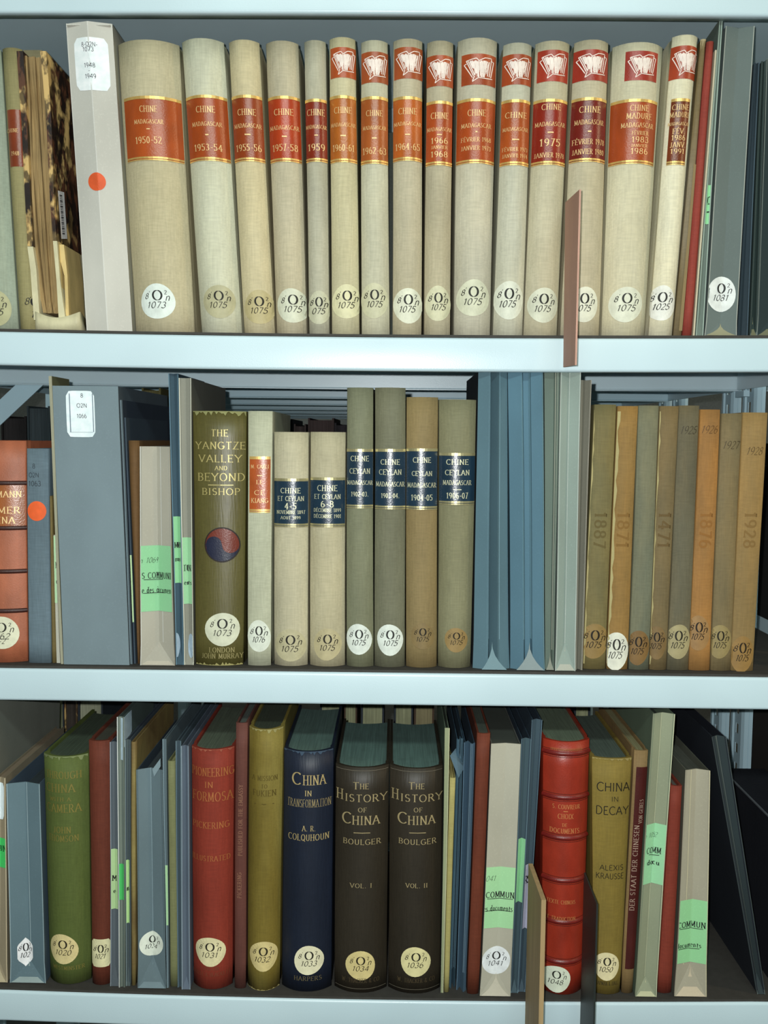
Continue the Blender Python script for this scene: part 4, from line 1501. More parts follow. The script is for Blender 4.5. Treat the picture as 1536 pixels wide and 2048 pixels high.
dk = (34, 58, 76)
r2 = [
 ((548, 617, 864), (549, 616), (202, 194, 162), (958, 1052), [('CHINE', None, 981, 10, 38), ('ET CEYLAN', None, 997, 9, 50), ('4-5', None, 1012, 12, 22), ('NOVEMBRE 1897', None, 1024, 7, 54), ('AOUT 1899', None, 1035, 6, 38)], (581, 1290, 31, 34, '1075', (198, 190, 150)), 'shorter cream volume with dark blue label ET CEYLAN 4-5', True),
 ((621, 691, 864), (620, 690), (198, 189, 155), (956, 1052), [('CHINE', None, 976, 11, 38), ('ET CEYLAN', None, 993, 9, 50), ('6-8', None, 1008, 12, 24), ('DÉCEMBRE 1899', None, 1020, 7, 52), ('DÉCEMBRE 1901', None, 1032, 7, 52)], (655, 1288, 28, 33, '1075', (196, 184, 140)), 'shorter cream volume with dark blue label ET CEYLAN 6-8', True),
 ((694, 746, 775), (693, 747), (134, 136, 108), (899, 1014), [('CHINE', None, 917, 10, 34), ('CEYLAN', None, 942, 10, 38), ('MADAGASCAR', None, 965, 8, 48), ('1902-03.', None, 988, 9, 32)], (718, 1278, 25, 32, '1075', (236, 244, 232)), 'grey-green volume with dark blue label 1902-03', False),
 ((750, 811, 775), (749, 810), (126, 126, 102), (899, 1016), [('CHINE', None, 924, 10, 36), ('CEYLAN', None, 944, 10, 42), ('MADAGASCAR', None, 968, 9, 54), ('1903-04.', None, 991, 9, 34)], (780, 1279, 26, 32, '1075', (238, 246, 234)), 'darkest grey-green volume, dark blue label 1903-04', False),
 ((813, 876, 794), (811, 873), (152, 132, 88), (898, 1017), [('CHINE', None, 920, 10, 34), ('CEYLAN', None, 947, 9, 38), ('MADAGASCAR', None, 970, 9, 54), ('1904-05', None, 995, 11, 40)], (845, 1272, 23, 27, '1075', (142, 120, 74)), 'brownish volume with dark blue label 1904-05', False),
 ((878, 953, 799), (876, 941), (138, 136, 104), (907, 1007), [('CHINE', None, 924, 10, 42), ('CEYLAN', None, 945, 10, 46), ('MADAGASCAR', None, 965, 9, 54), ('_', None, 979, 1.5, 16), ('1906-07', None, 991, 11, 40)], (912, 1279, 23, 25, '1075', (160, 132, 78)), 'grey-green volume with worn blue label 1906-07, left of the blue folders', False),
]
for top, bot, col, (ly0, ly1), lines, stk, lab, shortb in r2:
    wd = (top[1]-top[0])/2090
    it = Item(2, top, bot, rec=.012, bulge=wd*.24, depth=.165)
    root = book('book', it, lab, cloth(rgb(col, it), .45), group='volumes with dark blue labels, middle row', top_rgb=(70, 60, 50))
    L = [(t, x, y, h, 'bold' if t != '_' else 'serif', f) for (t, x, y, h, f) in lines]
    title_label(it, root, ly0, ly1, dk, -.97, .97, True, L, (.62, .62, .42), .28, rule_rgb=(.42, .38, .2))
    sticker(it, root, *stk[:5], col=stk[5], style='hand')

# blue and grey folders
pf1 = [(-1, .006), (-.55, .001), (-.18, .012), (-.12, .014), (.12, .001), (.3, 0), (.34, .012), (.7, .002), (1, .008)]
it = Item(2, (954, 1016, 742), (948, 1019), rec=.006, bulge=.0, depth=.16, prof=[(-1, .008), (-.3, .002), (-.2, .002), (-.08, .014), (.32, .0), (.42, .002), (1, .008)], gus=.03)
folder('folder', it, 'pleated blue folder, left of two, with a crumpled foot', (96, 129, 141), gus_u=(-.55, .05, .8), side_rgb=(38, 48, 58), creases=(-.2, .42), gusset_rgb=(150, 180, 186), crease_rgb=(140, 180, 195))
it = Item(2, (1018, 1087, 742), (1021, 1089), rec=.006, bulge=.0, depth=.16, prof=[(-1, .008), (-.25, .001), (-.1, .010), (.22, .010), (.3, .004), (.92, .0), (1, .002)], gus=.03)
folder('folder', it, 'pleated blue folder, right of two, beside the grey folders', (92, 130, 147), gus_u=(-.7, .1, .95), creases=(-.25, .26, .95), gusset_rgb=(186, 192, 182), crease_rgb=(140, 185, 200))
it = Item(2, (1090, 1120, 742), (1090.5, 1108), rec=.008, bulge=.0, depth=.2, prof=[(-1, .004), (.3, .005), (.6, 0), (1, .001)], gus=.02)
folder('folder', it, 'slim grey-green folder right of the blue folders', (112, 128, 116), creases=(.6,), gusset_rgb=(180, 178, 160), crease_rgb=(190, 192, 172))
it = Item(2, (1122, 1161, 742), (1109.5, 1149), rec=.006, bulge=.0, depth=.2, valley=.006, gus=.026)
folder('folder', it, 'pale grey folder with a triangular gusset at its foot', (156, 172, 162), creases=(-1, 0, 1), gusset_rgb=(205, 198, 180), crease_rgb=(190, 200, 190))
it = Item(2, (1163, 1182, 760), (1150.5, 1163), rec=.010, bulge=.0, depth=.18, valley=.005)
folder('folder', it, 'grey-pink card folder against the first brown worn volume', (128, 126, 112), creases=(1,), crease_rgb=(215, 205, 188), backcut=.006)

r2b = [
 ((1189, 1232, 809), (1166, 1210), (124, 108, 62), None, (1189, 1282, 28, 36, '1075', (150, 122, 66), .85), 'olive-brown worn volume, first of the set right of the folders', 1887),
 ((1236, 1276, 812), (1213, 1254), (156, 116, 54), None, (1232, 1302, 24, 40, '1075', (232, 232, 212), 1), 'ochre worn volume with frayed left edge and white sticker', 1871),
 ((1278, 1318, 811), (1258, 1297), (122, 116, 86), None, (1276, 1295, 22, 36, '1075', (132, 100, 52), .9), 'grey-brown worn volume, third of the set', None),
 ((1320, 1357, 812), (1299, 1332), (128, 104, 62), None, (1313, 1285, 19, 34, '1075', (128, 102, 60), .9), 'brown narrow worn volume, fourth of the set', 1471),
 ((1359, 1399, 811), (1334, 1376), (112, 98, 68), ('1925', 1378, 860), (1356, 1283, 24, 36, '1075', (168, 156, 112), .9), 'dull brown worn volume with handwritten 1925', None),
 ((1401, 1440, 819), (1378, 1419), (166, 114, 52), ('1926', 1420, 859), (1397, 1266, 22, 36, '1075', (160, 122, 72), 1), 'bright ochre worn volume with handwritten 1926', 1876),
 ((1444, 1484, 827), (1421, 1460), (124, 104, 66), ('1927', 1463, 890), (1440, 1283, 22, 35, '1075', (152, 134, 84), .8), 'grey-brown worn volume with faint handwritten 1927', None),
 ((1486, 1535, 825), (1462, 1506), (150, 116, 62), ('1928', 1510, 902), (1484, 1308, 22, 38, '1075', (148, 114, 58), .8), 'ochre-brown worn volume, last of the set, faint 1928', 1928),
]
for n_, (top, bot, col, yr, stk, lab, stamp) in enumerate(r2b):
    it = Item(2, top, bot, rec=.014, bulge=.0025, depth=.16)
    root = book('book', it, lab, cloth(rgb((col[0]-8, col[1]+1, col[2]+10), it), .9, tuple(min(.9, x*1.35) for x in rgb(col, it))), group='worn brown volumes, middle row', top_rgb=(80, 70, 50), joint=False)
    dark = tuple(x*.78 for x in rgb(col, it))
    if stamp:
        text_on(it, root, [(str(stamp), None, 1060, 22, 'bold', 70, 1.2, -math.pi/2)], .0003, card(dark), 'faint darker numerals stamped up the spine', 'faded_numerals')
    if yr:
        text_on(it, root, [(yr[0], yr[1], yr[2], 15, 'hand', 30, .8)], .0005, ink(tuple(x*.3 for x in rgb(col, it))), None, 'handwritten_year')
    sticker(it, root, *stk[:5], col=stk[5], tone=stk[6])
    # frayed paper showing along worn edges
    if n_ in (0, 1, 3):
        vs, fs = [], []
        M_ = 26
        wmax = .0032 if n_ == 1 else .0016
        rr = random.Random(n_+5)
        for i in range(M_+1):
            z = it.zb+it.H*(.02+.96*i/M_)
            ww = wmax*rr.uniform(.15, 1)
            p = it.pt(-1, z, .0003)
            q = it.at_m(-(it.edges(z)[1]-it.edges(z)[0])/2+ww, z, .0004)
            vs += [p, q]
            if i:
                k = len(vs)
                fs.append((k-4, k-3, k-1, k-2))
        mesh_obj('frayed_edge', vs, fs, card(rgb((192, 178, 122), it)), root)

# =================================================================== ROW 3
it = Item(3, (-75, -12, 1380), (-90, -22), rec=.012, bulge=0, depth=.19)
folder('folder', it, 'tall dark grey box file at the left edge of the lowest row', (110, 114, 104), side_rgb=(112, 116, 106))
it = Item(3, (-10, 10, 1556), (-20, 14), rec=.010, bulge=0, depth=.17, valley=.003, gus=.02)
root = folder('folder', it, 'beige folder with white label and green slip, cut by the left edge', (142, 130, 106), side_rgb=(120, 112, 92), closed=True, top_rgb=(126, 112, 92), creases=(1,), gusset_rgb=(190, 178, 145))
ob, _ = it.disc('call_number_label', -4, 1603, 13, 39, plain('sticker_paper', (.8, .93, .96), .5), root, .0006, 'rect')
green_label(it, root, 1677, 1736, -1, 1, [('UN', 6, 1697, 12, 'bold', 18)], (60, 190, 95))
it = Item(3, (14, 79, 1568), (23, 90), rec=.010, bulge=0, depth=.19, valley=.006, gus=.022)
root = folder('folder', it, 'slate blue folder with six-sided sticker, left of the green book', (90, 112, 120), side_rgb=(60, 76, 90), creases=(-1, .1, 1), gusset_rgb=(165, 178, 172), crease_rgb=(140, 160, 165), contents=(.012, (40, 52, 56)))
sticker(it, root, 48, 1908, 18, 31, '102', (220, 232, 232), shape='hex')

it = Item(3, (80, 177, 1513), (97, 184), rec=.010, bulge=.012, depth=.165)
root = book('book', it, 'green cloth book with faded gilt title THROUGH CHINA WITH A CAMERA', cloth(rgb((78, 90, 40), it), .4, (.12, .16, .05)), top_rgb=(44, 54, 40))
worn_end(it, root, (118, 128, 84), True, .006, 5)
g = gilt(rgb((128, 116, 50), it), .5, .2)
text_on(it, root, [('THROUGH', 126, 1548, 15, 'serif', 72), ('CHINA', 121, 1574, 17, 'serif', 60), ('WITH A', 122, 1596, 8, 'serif', 44), ('CAMERA', 127, 1614, 17, 'serif', 70), ('JOHN', 126, 1657, 13, 'serif', 36), ('THOMSON', 127, 1674, 13, 'serif', 62)], .0005, g)
text_on(it, root, [('WESTMINSTER', 137, 1932, 8, 'serif', 64)], .0005, g)
sticker(it, root, 128, 1895, 31, 32, '1020', (205, 188, 132))
it = Item(3, (178, 220, 1482), (186, 221), rec=.011, bulge=.004, depth=.165)
root = book('book', it, 'dark red cloth book marked 1021, right of the green book', cloth(rgb((98, 46, 32), it), .2), top_rgb=(44, 44, 34))
sticker(it, root, 202, 1905, 19, 30, '1021', (208, 202, 158), shape='rect')
it = Item(3, (221, 234, 1484), (222, 238), rec=.010, bulge=0, depth=.17, valley=.002, gus=.02)
root = folder('folder', it, 'slim violet-grey folder with green slip, right of the red 1021 book', (84, 92, 98), side_rgb=(66, 78, 88), creases=(-1,))
green_label(it, root, 1698, 1818, -1, 1, [('M', 229, 1756, 11, 'bold', 11), ('e', 229, 1782, 9, 'bold', 8)], (165, 195, 140))
it = Item(3, (235, 247, 1434), (239, 249), rec=.008, bulge=0, depth=.12, valley=.002)
root = folder('folder', it, 'tall grey card folder with white label folded over its edge', (112, 122, 112), side_rgb=(70, 84, 80), creases=(-1,), crease_rgb=(190, 195, 190))
zt_, zb_ = z_of(it, 1436), z_of(it, 1520)
ob = it.patch('call_number_label', .1, 1, zb_, zt_, .0006, plain('sticker_paper', (.45, .58, .66), .5), root)
a_, b_ = it.edges(zt_)
vs = [Vector((b_+.0005, it.Y+.001, zt_)), Vector((b_+.0005, it.Y+.028, zt_+.0)), Vector((b_+.0005, it.Y+.028, zt_-.022)), Vector((b_+.0003, it.Y+.001, zt_-.03))]
vs += [v-Vector((.0004, 0, 0)) for v in vs]
fl = mesh_obj('label_flap', vs, [(0, 1, 2, 3), (7, 6, 5, 4), (0, 4, 5, 1), (1, 5, 6, 2), (2, 6, 7, 3), (3, 7, 4, 0)], plain('sticker_paper', (.45, .58, .66), .5), root)
green_label(it, root, 1728, 1800, -1, 1, (), (70, 180, 95))
it = Item(3, (249, 260, 1480), (250, 260), rec=.011, bulge=0, depth=.17, valley=.002, gus=.02)
root = folder('folder', it, 'slim dark slate folder with pale green slip, left of the ragged thin book', (76, 88, 88), side_rgb=(60, 70, 80), creases=(-1,))
green_label(it, root, 1720, 1846, -1, 1, [('n', 256, 1776, 10, 'bold', 8)], (170, 205, 140))
it = Item(3, (261, 271, 1484), (261, 271), rec=.012, bulge=.001, depth=.165)
root = book('book', it, 'thin ragged brown paperback between slate folders', cloth(rgb((118, 98, 58), it), .9, rgb((180, 165, 95), it)), top_rgb=(90, 84, 60), joint=False)
it = Item(3, (273, 324, 1540), (277, 331), rec=.008, bulge=0, depth=.17, valley=.007, gus=.03)
root = folder('folder', it, 'slate blue folder with torn top and sticker 1024', (98, 116, 122), side_rgb=(52, 66, 76), creases=(0,), gusset_rgb=(120, 140, 146), crease_rgb=(125, 145, 152), contents=(.006, (50, 60, 64)))
sticker(it, root, 302, 1892, 25, 27, '1024', (214, 220, 205), pre='')
A_ = [it.pt(.2, it.zt-.001, .001), it.pt(.95, it.zt+.012, .001), it.pt(.95, it.zt+.004, .001), it.pt(.35, it.zt-.008, .001)]
fix_normals(mesh_obj('torn_tab', A_+[v+Vector((0, .001, 0)) for v in A_], [(0, 1, 2, 3), (7, 6, 5, 4), (0, 4, 5, 1), (1, 5, 6, 2), (2, 6, 7, 3), (3, 7, 4, 0)], card(rgb((135, 155, 162), it)), root))
it = Item(3, (326, 333, 1478), (332.5, 336), rec=.010, bulge=0, depth=.17)
root = folder('folder', it, 'very slim blue-grey folder with narrow green slip', (84, 100, 106), creases=(-1,))
green_label(it, root, 1730, 1850, -1, 1, (), (160, 200, 150))
it = Item(3, (335, 350, 1522), (337, 355), rec=.012, bulge=.001, depth=.15)
root = book('book', it, 'slim pale olive booklet, left of the red gilt book', cloth(rgb((120, 122, 82), it), .3), top_rgb=(110, 110, 70), joint=False)
it = Item(3, (352, 361, 1482), (356, 364), rec=.011, bulge=0, depth=.17, valley=.002)
folder('folder', it, 'slim slate folder right of the pale olive booklet', (64, 80, 88), creases=(-1, 1))
it = Item(3, (362.5, 376, 1492), (365, 380), rec=.008, bulge=0, depth=.17, valley=.003, gus=.012)
folder('folder', it, 'blue-grey folder with curled foot against the red gilt book', (90, 102, 116), creases=(-1, 1), crease_rgb=(130, 145, 155))

it = Item(3, (378, 469, 1499), (384, 465), rec=.009, bulge=.012, depth=.165)
root = book('book', it, 'red cloth book with gilt title PIONEERING IN FORMOSA', cloth(rgb((132, 48, 34), it), .25), top_rgb=(62, 70, 56))
worn_end(it, root, (156, 84, 62), True, .003, 6)
g = gilt(rgb((176, 104, 52), it), .5, .2)
text_on(it, root, [('PIONEERING', 424, 1542, 17, 'serif', 84), ('IN', 419, 1567, 12, 'serif', 16), ('FORMOSA', 424, 1591, 19, 'serif', 80), ('PICKERING', 421, 1648, 13, 'serif', 74), ('ILLUSTRATED', 421, 1714, 11, 'serif', 78)], .0005, g)
text_on(it, root, [('LONDON', 420, 1933, 8, 'serif', 38), ('HURST & BLACKETT', 422, 1945, 8, 'serif', 78)], .0005, gilt(rgb((120, 60, 38), it), .5, .1))
sticker(it, root, 421, 1900, 31, 32, '1031', (216, 206, 160))
it = Item(3, (472, 495, 1446), (469, 491), rec=.012, bulge=.002, depth=.165)
root = book('book', it, 'slim maroon book with lettering up the spine', cloth(rgb((98, 58, 50), it), .3), top_rgb=(60, 66, 60))
text_on(it, root, [('PUBLISHED FOR THE EMBASSY', 481, 1640, 8, 'serif', 150, 1, math.pi/2), ('PICKERING', 479, 1770, 8, 'serif', 54, 1, math.pi/2)], .0005, gilt(rgb((150, 105, 80), it), .5, .1))
it = Item(3, (498, 567, 1459), (494, 559), rec=.009, bulge=.012, depth=.165)
root = book('book', it, 'mustard cloth book with blind lettering and sticker 1032', cloth(rgb((116, 100, 36), it), .7, rgb((150, 138, 70), it)), top_rgb=(38, 44, 30))
worn_end(it, root, (150, 142, 90), True, .004, 8)
worn_end(it, root, (170, 156, 96), False, .002, 9)
g = card(rgb((84, 70, 22), it))
text_on(it, root, [('A MISSION', None, 1554, 10, 'serif', 50), ('TO', None, 1570, 8, 'serif', 12), ('FUKIEN', None, 1584, 12, 'serif', 46), ('_', None, 1606, 1.5, 'serif', 40)], .0005, g, 'blind lettering in darker brown')
sticker(it, root, 527, 1909, 29, 32, '1032', (206, 188, 128), tone=.95)

it = Item(3, (568, 667, 1503), (564, 663), rec=.009, bulge=.012, depth=.165)
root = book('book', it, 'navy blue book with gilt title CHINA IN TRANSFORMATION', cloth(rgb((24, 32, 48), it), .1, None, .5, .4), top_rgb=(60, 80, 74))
worn_end(it, root, (60, 78, 96), True, .0045, 7)
g = gilt(rgb((186, 164, 110), it), .5, .2)
text_on(it, root, [('C', 594, 1555, 25, 'serif', 17), ('HINA', 629, 1558, 20, 'serif', 44), ('IN', 617, 1584, 11, 'serif', 13), ('TRANSFORMATION', 618, 1604, 16, 'serif', 88, .62), ('A. R.', 618, 1654, 11, 'serif', 26), ('COLQUHOUN', 617, 1672, 13, 'serif', 82)], .0005, g)
text_on(it, root, [('HARPERS', 616, 1953, 9, 'serif', 56)], .0005, gilt(rgb((110, 98, 66), it), .5, .2))
sticker(it, root, 618, 1917, 30, 32, '1033', (222, 216, 180))
for (top, bot, xs, vol, stk, lab) in (((671, 778, 1535), (669, 773), 724, 'VOL. I', (721, 1927, 31, 31, '1034', (208, 190, 128)), 'black-brown book, gilt title THE HISTORY OF CHINA, volume one'),
                                      ((780, 886, 1537), (776, 879), 835, 'VOL. II', (831, 1920, 31, 32, '1036', (216, 206, 150)), 'black-brown book, gilt title THE HISTORY OF CHINA, volume two')):
    it = Item(3, top, bot, rec=.009, bulge=.012, depth=.165)
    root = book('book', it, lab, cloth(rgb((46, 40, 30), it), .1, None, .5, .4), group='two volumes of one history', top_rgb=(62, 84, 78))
    g = gilt(rgb((170, 152, 108), it), .5, .2)
    text_on(it, root, [('T', xs-12, 1569, 14, 'serif', 12), ('HE', xs+5, 1570, 11, 'serif', 17), ('H', xs-44, 1589, 21, 'serif', 12), ('ISTORY', xs+8, 1594, 15, 'serif', 84), ('OF', xs+1, 1617, 9, 'serif', 17), ('C', xs-30, 1634, 23, 'serif', 17), ('HINA', xs+8, 1638, 18, 'serif', 54), ('_', xs, 1663, 1.6, 'serif', 34), ('BOULGER', xs, 1681, 11, 'serif', 76), (vol, xs-2, 1768, 9, 'serif', 44)], .0005, g)
    text_on(it, root, [('W. THACKER & CO', xs-3, 1957, 9, 'serif', 76)], .0005, gilt(rgb((84, 70, 46), it), .5, .2))
    sticker(it, root, *stk[:5], col=stk[5])
    z = z_of(it, 1537)
    vs, fs = [], []
    for zc_ in (it.zt-.0035, it.zb+.004):
        n = len(vs)
        for i in range(13):
            u = -.95+1.9*i/12
            vs += [it.pt(u, zc_, .0005), it.pt(u, zc_+.0006, .0007)]
        fs += [(n+2*i, n+2*i+2, n+2*i+3, n+2*i+1) for i in range(12)]
    mesh_obj('worn_line', vs, fs, card(rgb((120, 112, 96), it)), root)

it = Item(3, (888, 899, 1456), (880, 886), rec=.011, bulge=0, depth=.17)
folder('pamphlet', it, 'slim cream-green pamphlet right of the second history volume', (150, 158, 122), 'pamphlet', side_rgb=(96, 112, 92), creases=(1,), crease_rgb=(190, 190, 150))
it = Item(3, (900, 911, 1556), (886.5, 897), rec=.012, bulge=.001, depth=.15)
book('book', it, 'slim yellowed booklet beside the crumpled blue folders', cloth(rgb((168, 158, 96), it), .4), top_rgb=(130, 120, 70), joint=False)
it = Item(3, (913, 928, 1480), (898, 911), rec=.018, bulge=0, depth=.18, prof=[(-1, .004), (-.4, 0), (.1, .012), (.5, .002), (1, .006)], gus=.02)
CRUMP = folder('folder', it, 'crumpled blue folder, left of two before the dark red book', (72, 104, 122), side_rgb=(50, 74, 90), creases=(-.4, .5), crease_rgb=(120, 150, 165))
fv = [at(900, 1512, it.Y-.004), at(912, 1497, it.Y+.012), at(931, 1512, it.Y+.02), at(929, 1535, it.Y+.004), at(917, 1556, it.Y-.002), at(914, 1520, it.Y-.006)]
flp = fix_normals(mesh_obj('crumpled_flap', fv+[v+Vector((0, .0009, 0)) for v in fv], [(5, 0, 1), (5, 1, 2), (5, 2, 3), (5, 3, 4), (5, 4, 0), (11, 7, 6), (11, 8, 7), (11, 9, 8), (11, 10, 9), (11, 6, 10)], card(rgb((96, 122, 136), it)), CRUMP))
it = Item(3, (930, 951, 1488), (915, 932), rec=.012, bulge=0, depth=.18, prof=[(-1, .004), (-.3, .010), (.3, 0), (1, .004)], gus=.02)
folder('folder', it, 'crumpled blue folder touching the dark red-brown book', (74, 100, 120), side_rgb=(46, 68, 84), creases=(-1, .3), crease_rgb=(125, 150, 168))
it = Item(3, (955, 981, 1467), (934, 957), rec=.009, bulge=.002, depth=.165)
book('book', it, 'plain dark red-brown book left of the beige folder 1041', cloth(rgb((106, 50, 32), it), .2), top_rgb=(48, 54, 46), page_inset=.0006, joint=False)
it = Item(3, (982, 1042, 1488), (958, 1020), rec=.006, bulge=0, depth=.165, valley=.003, gus=.026)
root = folder('folder', it, 'pale beige folder marked 1041 with wide green slip', (176, 172, 154), side_rgb=(90, 92, 86), closed=True, top_rgb=(66, 70, 64), gusset_rgb=(200, 192, 172))
green_label(it, root, 1735, 1857, -1, 1, [('041', 982, 1757, 11, 'hand', 20, .6), ('COMMUN', 1000, 1790, 12, 'bold', 58), ('_', 1000, 1798, 1.2, 'bold', 54), ('es documents', 996, 1817, 12, 'bold', 60), ('_', 996, 1822, 1.2, 'bold', 54)], (162, 214, 158))
sticker(it, root, 992, 1922, 30, 30, '1041', (224, 228, 228))
it = Item(3, (1044, 1062, 1478), (1022, 1035), rec=.012, bulge=0, depth=.165, valley=.004, gus=.012)
root = folder('folder', it, 'dark slate folder with narrow green slip, right of the folder 1041', (70, 90, 98), side_rgb=(46, 62, 76), creases=(-1, 1))
green_label(it, root, 1678, 1805, -1, 1, (), (140, 200, 150))
it = Item(3, (1064, 1084, 1440), (1037, 1049), rec=.014, bulge=0, depth=.165, valley=.004, gus=.012)
root = folder('folder', it, 'dark slate folder with a lilac slip, left of the plywood divider', (66, 84, 94), side_rgb=(46, 62, 76), creases=(-1, 1))
green_label(it, root, 1730, 1858, -1, 1, [('RS', 1055, 1760, 16, 'bold', 17)], (172, 172, 190))

it = Item(3, (1086, 1179, 1484), (1082, 1163), rec=.009, bulge=.012, depth=.165)
root = book('book', it, 'bright red leather book with raised bands, gilt title CHOIX DE DOCUMENTS', leather(rgb((150, 44, 24), it), .38, .5, .15), top_rgb=(70, 80, 64))
for y in (1508, 1596, 1677, 1762, 1845, 1925):
    z = z_of(it, y)
    vs, fs = [], []
    for i in range(17):
        u = -1+2*i/16
        for dz, o_ in ((-.0024, .0002), (-.0012, .0013), (0, .0017), (.0012, .0013), (.0024, .0002)):
            vs.append(it.pt(u, z+dz, o_))
    for i in range(16):
        for j in range(4):
            a = i*5+j
            fs.append((a, a+5, a+6, a+1))
    mesh_obj('raised_band', vs, fs, leather(rgb((112, 24, 18), it), .4), root, True)
    q = []
    for dz in (-.0038, .0034):
        z2 = z+dz
        u0 = (it.edges(z2)[1]-it.edges(z2)[0])/2
        for i in range(12):
            a0_, a1_ = -u0+2*u0*i/12, -u0+2*u0*(i+1)/12
            q.append(((a0_, z2), (a1_, z2), (a1_, z2+.0005), (a0_, z2+.0005)))
    it.quads('tooled_line', q, .0004, ink((.06, .008, .006)), root)
text_on(it, root, [('S. COUVREUR', 1132, 1611, 9, 'serif', 54), ('_', 1130, 1620, 1.5, 'serif', 9), ('CHOIX', 1130, 1630, 10, 'serif', 30), ('DE', 1128, 1647, 7, 'serif', 9), ('DOCUMENTS', 1129, 1659, 10, 'serif', 58), ('TEXTE CHINOIS', 1122, 1801, 8, 'serif', 56), ('ET TRADUCTION', 1120, 1834, 8, 'serif', 60)], .0006, gilt(rgb((214, 140, 80), it), .45, .3))
text_on(it, root, [('HHHHHHHHHHHHHHHHHH', 1133, 1497, 5, 'bold', 62)], .0006, gilt(rgb((180, 110, 60), it), .45, .3), None, 'gilt_ornament')
sticker(it, root, 1112, 1955, 28, 29, '1048', (206, 214, 192), pre='', shape='cut')

it = Item(3, (1184, 1264, 1517), (1186, 1239), rec=.010, bulge=.005, depth=.165)
root = book('book', it, 'mustard cloth book with black title CHINA IN DECAY', cloth(rgb((124, 106, 44), it), .4), top_rgb=(56, 66, 58))
worn_end(it, root, (150, 134, 80), True, .003, 10)
text_on(it, root, [('CHINA', 1227, 1573, 18, 'sans', 66), ('IN', 1229, 1597, 10, 'sans', 14), ('DECAY', 1225, 1620, 17, 'sans', 66), ('ALEXIS', 1223, 1734, 11, 'sans', 48), ('KRAUSSE', 1220, 1751, 12, 'sans', 56)], .0005, ink((.01, .009, .006)))
text_on(it, root, [('CHAPMAN & HALL', 1212, 1965, 8, 'serif', 48)], .0005, ink((.03, .025, .012)))
sticker(it, root, 1213, 1931, 25, 31, '1050', (216, 204, 158))

it = Item(3, (1268, 1296, 1501), (1242, 1264), rec=.012, bulge=.002, depth=.165)
root = book('book', it, 'slim tan book with long maroon label lettered up the spine', cloth(rgb((128, 104, 66), it), .4), top_rgb=(100, 96, 66))
title_label(it, root, 1534, 1938, (72, 28, 24), -.6, 1, False, None)
text_on(it, root, [('DER STAAT DER CHINESEN', 1268, 1735, 9, 'serif', 180, 1, math.pi/2), ('VON GEBELS', 1281, 1622, 7, 'serif', 50, 1, math.pi/2)], .0009, gilt(rgb((176, 150, 130), it), .5, .1))
it = Item(3, (1303, 1349, 1428), (1267, 1311), rec=.006, bulge=0, depth=.17, valley=.006, gus=.018)
root = folder('folder', it, 'tallest pale green-grey open folder of the lowest row, with green slip', (142, 148, 122), side_rgb=(96, 112, 92), creases=(-.1, 1), gusset_rgb=(200, 196, 156), crease_rgb=(180, 182, 150), contents=(.012, (50, 60, 50)))
green_label(it, root, 1650, 1770, -1, 1, [('n 1052', 1303, 1672, 10, 'hand', 30, .6), ('S COMM', 1303, 1703, 12, 'bold', 42), ('_', 1303, 1712, 1.2, 'bold', 36), ('e docu', 1301, 1727, 10, 'bold', 40)], (150, 206, 158))
it = Item(3, (1342, 1364, 1572), (1315, 1342), rec=.012, bulge=.002, depth=.165)
book('book', it, 'slim plain red book between two pale folders', cloth(rgb((124, 50, 36), it), .2), top_rgb=(60, 56, 50), joint=False)
it = Item(3, (1368, 1420, 1541), (1347, 1411), rec=.006, bulge=0, depth=.17, valley=.005, gus=.032)
root = folder('folder', it, 'beige folder with green slip, before the leaning dark folder', (160, 154, 134), side_rgb=(86, 88, 76), creases=(-.5, 1), gusset_rgb=(206, 188, 158), crease_rgb=(190, 182, 150), contents=(.004, (70, 72, 62)))
green_label(it, root, 1802, 1928, -1, 1, [('COMMUN', 1383, 1851, 12, 'bold', 58), ('_', 1383, 1859, 1.2, 'bold', 50), ('documents', 1378, 1892, 10, 'bold', 52), ('_', 1378, 1899, 1.2, 'bold', 46)], (140, 198, 142))
# leaning dark folder
it = Item(3, (1425, 1452, 1474), (1516, 1530), rec=.010, bulge=0, depth=.17, valley=.006, gus=.02)
folder('folder', it, 'dark blue-grey folder leaning from upper left to the right corner', (46, 56, 58), side_rgb=(26, 32, 40), creases=(-1, -.3, 1), crease_rgb=(86, 94, 92))

# black box file at the right edge
zb3 = stand_z(3, .43)+.0003
X0 = .392
root = empty('box_file', (X0+.026, D+.06, zb3), 'black box file at the right edge of the lowest row, pale stitched top edge', 'box file')
zt3 = ZC-.386
vs, fs = box_data(X0, XR-.003, D+.012, D+.2, zb3, zt3)
mesh_obj('case', vs, fs, cloth((.012, .013, .018), .1), root)
vs, fs = box_data(X0-.0007, X0+.0012, D+.012, D+.2, zt3-.0006, zt3+.0007)
mesh_obj('edge_piping', vs, fs, card((.10, .11, .12)), root)

# =================================================================== things hanging over the shelf fronts


def yz_board(name, label, cat, pts, th, mt, sgn=-1, mt2=None):
    """pts: (pixel x, pixel y, Y) outline of the face; thickness in X"""
    P = [at(x, y, Y) for x, y, Y in pts]
    xm = sum(p.x for p in P)/len(P)
    P = [Vector((xm, p.y, p.z)) for p in P]
    n = len(P)
    vs = P+[p+Vector((th, 0, 0)) for p in P]
    fs = [tuple(range(n)), tuple(range(2*n-1, n-1, -1))]+[(i, (i+1) % n, n+(i+1) % n, n+i) for i in range(n)]
    o = mesh_obj(name, vs, fs, mt, None, None, None, tuple(P[-1]))
    set_tag(o, label, cat)
    return fix_normals(o)


